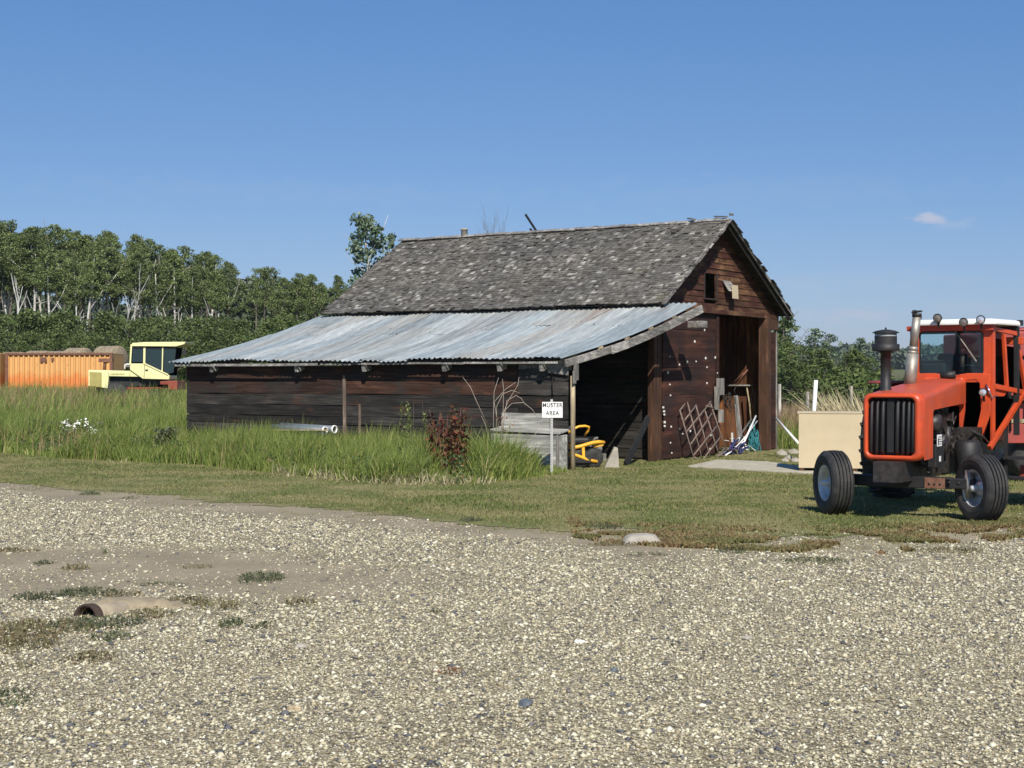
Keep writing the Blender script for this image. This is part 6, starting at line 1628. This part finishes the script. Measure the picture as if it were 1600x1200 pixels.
rt = [tree_proto('mixed_tree', 5.2, 111 + k, 1.0, (1.15, .95, 1.3)[k], 34, 4200, .07, (M['shrubleaf'], M['poplar'], M['shrubleaf'])[k], M['bark_dark'], .07, 4, .2, '', 'tree', top_taper=.5, clump_r=.50) for k in range(3)]
RL = [(1218, 492, 62, 0, 'tall tree touching the right corner of the barn roof'), (1232, 497, 66, 1, 'grey-green tree just right of the barn corner'), (1243, 535, 60, 2, 'low bushy tree just right of the barn corner'),
      (1280, 513, 68, 1, 'pointed grey-green tree midway between barn and tractor, taller'), (1300, 522, 70, 1, 'grey-green tree close right of the pointed one'), (1268, 545, 64, 2, 'dark bush at the foot of the pointed grey-green tree'), (1262, 548, 66, 0, 'bush closing the gap left of the pointed tree'),
      (1343, 528, 72, 1, 'rounded tree left of the black intake stack'), (1330, 545, 70, 0, 'bush left of the rounded tree by the intake stack'), (1360, 552, 70, 2, 'bush right of the rounded tree by the intake stack'), (1312, 552, 66, 2, 'dark bush between the pointed and the rounded tree'),
      (1375, 574, 66, 0, 'low sloping bush behind the intake stack'), (1415, 582, 64, 2, 'small dark bush seen low between intake and exhaust'), (1395, 592, 62, 0, 'lowest bush right of the intake stack'), (1295, 560, 58, 0, 'low front bush below the pointed tree'), (1350, 572, 60, 0, 'low front bush below the rounded tree'), (1235, 560, 56, 2, 'low front bush beside the barn corner'), (1480, 588, 70, 2, 'bush seen through the tractor windshield')]
rf_ = [True] * 3
for (px, top, D, k, lb) in RL:
    x = (px - CX) / FPX * D; z0 = base_z(D, x); hh = CAMH - (top - YH) / FPX * D - z0; sc = hh / 5.2
    wd_ = max(sc, .75) * random.uniform(.95, 1.2)
    if rf_[k]: r_ = rt[k]; rf_[k] = False; r_.location = (x, D, z0); r_.scale = (wd_, wd_, sc); r_['label'] = lb; r_['group'] = 'trees and bushes right of the barn'
    else: dup(rt[k], (x, D, z0), random.uniform(0, 6.28), (wd_, wd_, sc), lb, None, 'trees and bushes right of the barn')
# low weedy growth closing the foot of those trees and the far woods
def cards_region(name, pts, size, mat, label, cat):
    V, F = cards(pts, size); return tag(np_mesh(name, V, F, mat), label, cat, kind='stuff')
n = 9000; D_ = RNG.uniform(56, 66, n); X_ = RNG.uniform((1205 - CX) / FPX, (1395 - CX) / FPX, n) * D_; Z_ = RNG.random(n) ** .8 * 1.9 * (1 + .3 * vnoise(X_, D_, 1.5, 71))
cards_region('undergrowth', np.stack([X_, D_, Z_ + .1], -1), .11, M['shrubleaf'], 'dark undergrowth at the foot of the trees right of the barn', 'undergrowth')
# far woods on the horizon to the right: crowns as leaf cards, seen as one mass
def far_wood(name, D0, D1, px0, px1, h, n, size, lab, seed):
    D_ = RNG.uniform(D0, D1, n); X_ = RNG.uniform((px0 - CX) / FPX, (px1 - CX) / FPX, n) * D_
    hh = h * (.8 + .25 * vnoise(X_, D_, h * 1.2, seed) + .12 * vnoise(X_, D_, h * .4, seed + 1)); Z_ = zg(X_, D_) + RNG.random(n) ** .6 * hh
    cards_region(name, np.stack([X_, D_, Z_], -1), size, M['hazy_leaf'], lab, 'woodland')
far_wood('far_woodland', 700, 800, 900, 1750, 13, 26000, 1.9, 'far dark tree line on the rise behind the tractor', 81)
far_wood('distant_woodland', 1500, 1750, -1200, 2200, 17, 40000, 4.2, 'most distant wooded ridge along the horizon', 85)
far_wood('back_woodland', 158, 190, -500, 545, 12.0, 110000, .40, 'dark wood closing the view behind the aspen trunks', 88)

V, F = cards(BROAD, .034, .5); tag(np_mesh('broadleaf_weeds', V, F, M['broadleaf']), 'scattered broad-leaved weeds mixed through the tall grass', 'weeds', kind='stuff')
# ---------------- plants near the barn
def plant(name, label, cat, p, parts_, group=None):
    """parts_: list of (child name, V, F, mat)"""
    r_ = thing(name, label, cat, p, 0, group)
    for nm, V, F, mt in parts_: np_mesh(nm, V, F, mt, parent=r_)
    return r_
def leafy(n, rx, ry, z0, z1, size, pw=1.0, asp=.5):
    a = RNG.uniform(0, 6.28, n); q = RNG.random(n) ** .75 * 1.2; z = z0 + (z1 - z0) * RNG.random(n) ** pw
    return cards(np.stack([np.cos(a) * q * rx, np.sin(a) * q * ry, z], -1), size, asp)
def stems(n, rx, h, r=.006, lean=.3, mat=None, nm='stem', parent=None, seed=1, droop=0.0):
    rg = random.Random(seed); t = MB()
    for k in range(n):
        a = rg.uniform(0, 6.28); b0 = Vector((rg.uniform(-rx, rx), rg.uniform(-rx, rx) * .5, 0)); H = h * rg.uniform(.7, 1.1); L = lean * H * rg.uniform(.2, 1)
        p = [b0 + Vector((math.cos(a) * L * f ** 1.7, math.sin(a) * L * f ** 1.7, H * (f - droop * f ** 3))) for f in (0, .35, .7, 1)]
        t.tube(p, [r, r * .8, r * .6, r * .3], 5, cap=False)
    return t.build(nm, mat or M['stem_pale'], parent)
# red-brown dock
p = PG(702, 748); dk = thing('dock_plant', 'tall reddish-brown seeding dock plants in front of the lean-to wall', 'plant', p)
C = []
rg = random.Random(8)
for k in range(30):
    bx, by = rg.uniform(-.36, .33), rg.uniform(-.15, .15); H = rg.uniform(.8, 1.42) * (1 - .25 * abs(bx))
    for z in np.linspace(.12, H, int(34 * H)):
        w_ = .085 * (1 - .5 * z / H); C.append((bx + rg.gauss(0, w_) + .06 * z * math.sin(k), by + rg.gauss(0, w_), z))
V, F = cards(np.array(C), .046, .6); np_mesh('leaves', V, F, M['dock'], parent=dk); stems(16, .3, 1.2, .008, .15, M['stem_red'], 'stem', dk, 4)
# upright green weeds
for k, (px, top, w_, lb) in enumerate(((634, 625, .16, 'broader of two upright pale green weeds left of the reddish dock'), (664, 628, .07, 'thin upright pale green weed left of the reddish dock'))):
    D = 27.2; x = (px - CX) / FPX * D; H = CAMH - (top - YH) / FPX * D
    q = thing('green_weed', lb, 'plant', (x, D, 0), 0, 'upright green weeds by the wall'); C = []
    for j in range(6 if k == 0 else 2):
        bx = rg.uniform(-w_, w_); hj = H * rg.uniform(.8, 1)
        for z in np.linspace(.4, hj, 44): C.append((bx + rg.gauss(0, .05 * (1.25 - z / hj)), rg.gauss(0, .04), z))
    V, F = cards(np.array(C), .03, .35); np_mesh('leaves', V, F, M['grass_tall'], parent=q); stems(4, w_, H * .95, .006, .08, M['weed_green'], 'stem', q, k)
# dead arching stems in front of the box
D = 27.9
def arch(pts, r=.009): return [PD(a, c_, D) for a, c_ in pts]
ds = thing('dead_stems', 'tall dead pale arching stems beside the grey box', 'dead plant', PD(783, 745, D) * 1.0)
ds.location.z = 0; t = MB()
for pts in ([(760, 660), (745, 628), (735, 605), (723, 589)], [(771, 690), (771, 650), (772, 612), (779, 590)], [(782, 700), (786, 645), (787, 610), (785, 592)], [(782, 700), (784, 650), (795, 625), (809, 602), (811, 589)], [(783, 690), (772, 628), (790, 608), (806, 597)], [(785, 700), (788, 642), (800, 630), (818, 629), (832, 640), (839, 652)], [(784, 680), (792, 626), (806, 618), (814, 622), (822, 634)], [(775, 700), (776, 635), (786, 615), (800, 610), (812, 614)], [(810, 720), (820, 695), (834, 680), (846, 670)], [(800, 720), (808, 690), (812, 676)], [(768, 700), (758, 662), (752, 650)], [(800, 730), (830, 700), (850, 688)]):
    t.tube([v - ds.location for v in arch(pts)], [.007] + [.0055] * (len(pts) - 2) + [.003], 5)
t.build('stem', M['stem_pale'], ds)
V, F = leafy(60, .25, .1, .5, 1.1, .03); np_mesh('withered_leaves', V, F, M['dock'], parent=ds)
# white daisies
p = PG(112, 702); da = thing('daisy_clump', 'clump of white flowering daisies in the tall grass at the left', 'flowers', p)
V, F = leafy(500, .95, .4, .05, .75, .05); np_mesh('leaves', V, F, M['weed_green'], parent=da); stems(40, .8, .8, .006, .3, M['weed_green'], 'stem', da, 3)
V = []; Fc = []; t = MB()
for (px, py, m_) in ((100, 660, 9), (115, 665, 9), (110, 672, 12), (128, 660, 8), (148, 674, 12), (140, 676, 8), (92, 690, 10), (80, 681, 5), (70, 690, 4), (97, 698, 6), (115, 685, 6), (122, 704, 3), (155, 684, 4), (135, 668, 5), (88, 678, 4)):
    for k in range(int(m_ * 1.6)):
        q = PD(px + rg.gauss(0, 6), py + rg.gauss(0, 2.0), p.y - .3 + rg.uniform(-.3, .3)) - p; r_ = rg.uniform(.016, .03)
        t.lathe([(0, .004), (r_ * .3, .008), (r_, 0)], Matrix.Translation(q) @ Matrix.Rotation(rg.uniform(.2, 1.1), 4, 'X') @ Matrix.Rotation(rg.uniform(-.4, .4), 4, 'Y'), 7)
t.build('flower', M['petal'], da)['kind'] = 'stuff'
for (px, py, s, lb) in ((260, 720, .45, 'dark broad-leaved weed in the tall grass below the container end'), (700, 742, .4, 'dark green leafy weed at the foot of the reddish dock'), (530, 722, .3, 'dark leafy weed in the grass below the grey pipes')):
    q = PG(px, py); V, F = leafy(int(500 * s / .4), s * .5, s * .4, .02, s * 1.6, .05, .8, .6); plant('leafy_weed', lb, 'weed', q, [('leaves', V, F, M['weed_green'])], 'dark leafy weeds')

# ---------------- weeds on the gravel
WL = [(407, 905, .20, .16, .06, 'weed_green', 'round blue-green weed clump on the bare dirt, right of the culvert'), (255, 914, .20, .05, .03, 'weed_green', 'flat green weed streak right above the culvert'),
      (165, 865, .03, .02, .07, 'weed_green', 'tiny upright weed on the gravel above the culvert'), (140, 773, .14, .12, .05, 'weed_green', 'dark weed tuft at the far gravel edge, left'), (205, 779, .13, .10, .04, 'weed_green', 'second dark weed tuft at the far gravel edge'),
      (700, 1052, .09, .05, .035, 'dock', 'small dark dead weed alone in the middle of the gravel'), (12, 1095, .14, .10, .06, 'weed_green', 'dark weed cut by the left edge, lowest'), (682, 958, .04, .03, .04, 'weed_green', 'tiny grey-green weed in the gravel centre'),
      (65, 935, .22, .10, .06, 'weed_green', 'green weed patch left of the culvert mouth'), (135, 930, .26, .10, .07, 'weed_green', 'green weeds on the bank just above the culvert'), (190, 932, .14, .06, .06, 'weed_brown', 'olive weeds above the grey culvert pipe'),
      (150, 978, .34, .12, .07, 'weed_green', 'bright green weeds in front of the culvert mouth'), (175, 998, .14, .07, .05, 'weed_green', 'small green tuft below the culvert'), (60, 985, .40, .16, .07, 'weed_brown', 'brown and green weed mat at the lower left'), (20, 1010, .30, .14, .08, 'weed_brown', 'olive weed mat cut by the left edge'),
      (290, 943, .26, .08, .07, 'weed_brown', 'brownish weeds right of the culvert pipe'), (345, 950, .16, .08, .08, 'weed_brown', 'dry weeds right of the culvert, farther out'), (235, 965, .18, .08, .09, 'weed_brown', 'feathery olive weeds under the culvert pipe'), (360, 978, .08, .06, .08, 'weed_green', 'upright green weed right of the culvert'), (410, 980, .07, .05, .06, 'weed_green', 'yellowish tuft farthest right of the culvert'),
      (470, 945, .12, .07, .07, 'weed_brown', 'reddish dry tuft right of the round weed clump'), (20, 862, .28, .06, .05, 'weed_brown', 'dry grass streak at the left edge above the weeds'), (68, 882, .08, .04, .05, 'weed_green', 'small dark weed on the dirt at the left'), (118, 890, .12, .05, .07, 'weed_brown', 'pale dry grass tuft on the dirt at the left'),
      (310, 888, .14, .07, .04, 'weed_brown', 'faint brown weeds on the dirt above the flat streak'), (140, 1030, .16, .08, .05, 'weed_brown', 'small brown weeds low in the gravel at the left'), (30, 1042, .12, .06, .04, 'weed_brown', 'brown tuft at the lower left'),
      (1275, 878, .30, .10, .05, 'weed_green', 'green weed at the gravel edge left of the tractor'), (1150, 862, .22, .08, .05, 'weed_green', 'dark weed on the gravel edge right of the boulder'), (1010, 868, .24, .06, .04, 'weed_green', 'dark weed streak in the dirt below the boulder'), (965, 852, .28, .07, .05, 'weed_brown', 'brown weeds left of the boulder'), (940, 826, .22, .10, .07, 'weed_green', 'green tuft at the lawn edge left of the boulder'), (735, 815, .14, .10, .06, 'weed_green', 'grass tuft standing out at the lawn edge'), (1100, 845, .45, .12, .06, 'weed_brown', 'brown creeping weeds right of the boulder'), (1490, 862, .3, .1, .05, 'weed_brown', 'dry weeds on the gravel edge below the tractor'),
      (580, 806, .26, .05, .04, 'weed_brown', 'brown weeds along the lawn edge, centre left'), (1050, 1010, .03, .02, .02, 'weed_green', 'tiny weed right of centre in the gravel')]
for (px, py, rx, ry, h_, mt, lb) in WL:
    q = PG(px, py); n = int(30 + 3200 * rx * max(ry, .05) * 6)
    a = RNG.uniform(0, 6.28, n); q_ = RNG.random(n) ** .62 * 1.15; zz_ = h_ * RNG.random(n) ** 1.2 * (1.1 - .6 * q_)
    V, F = cards(np.stack([np.cos(a) * q_ * rx, np.sin(a) * q_ * ry * 2.2, zz_], -1), .010 + .007 * (h_ > .04), .4)
    # uneven outline: drop cards by noise
    Cc = V.reshape(-1, 4, 3).mean(1); kk = vnoise(Cc[:, 0] + px, Cc[:, 1], .07, 3) + .6 * vnoise(Cc[:, 0] + px, Cc[:, 1], .025, 4) > .0
    V = V.reshape(-1, 4, 3)[kk].reshape(-1, 3); F = np.arange(len(V)).reshape(-1, 4)
    r_ = plant('ground_weed', lb, 'weed', q, [('leaves', V, F, M[mt])], 'low weeds on the yard')
    m_ = int(20 + 500 * rx * ry * 8); a = RNG.uniform(0, 6.28, m_); s_ = np.sqrt(RNG.random(m_))
    blades('stalks', np.cos(a) * s_ * rx, np.sin(a) * s_ * ry * 2, RNG.uniform(.4, 1.5, m_) * h_, np.full(m_, .006), .6, M[mt], parent=r_, loc=(0, 0, 0))['kind'] = 'stuff'
# a stalk standing before the tractor, chips of white clover flower on the gravel edge
q = PG(1350, 803); o = MB().tube([(0, 0, 0), (.01, 0, .1), (.0, .01, .19)], .006, 5).build('dry_stalk', M['stem_pale']); o.location = q; tag(o, 'single pale dry stalk in the grass between the front tyres', 'stalk')

# ================================================================== AIR
hz = MB(); hz.box((0, 3000, 30), (10400, 6400, 62)); hz_o = hz.build('haze', bpy.data.materials.new('haze_air')); hm = hz_o.data.materials[0]; hm.use_nodes = True
hn = hm.node_tree.nodes; hn.clear(); ho = hn.new('ShaderNodeOutputMaterial'); hv_ = hn.new('ShaderNodeVolumePrincipled')
hv_.inputs['Density'].default_value = 0.00014; hv_.inputs['Color'].default_value = (0.86, 0.92, 1.0, 1); hv_.inputs['Anisotropy'].default_value = 0.2
hm.node_tree.links.new(hv_.outputs[0], ho.inputs['Volume']); tag(hz_o, 'thin pale air between here and the distant ridge', 'haze', kind='stuff')
scene.cycles.volume_bounces = 0
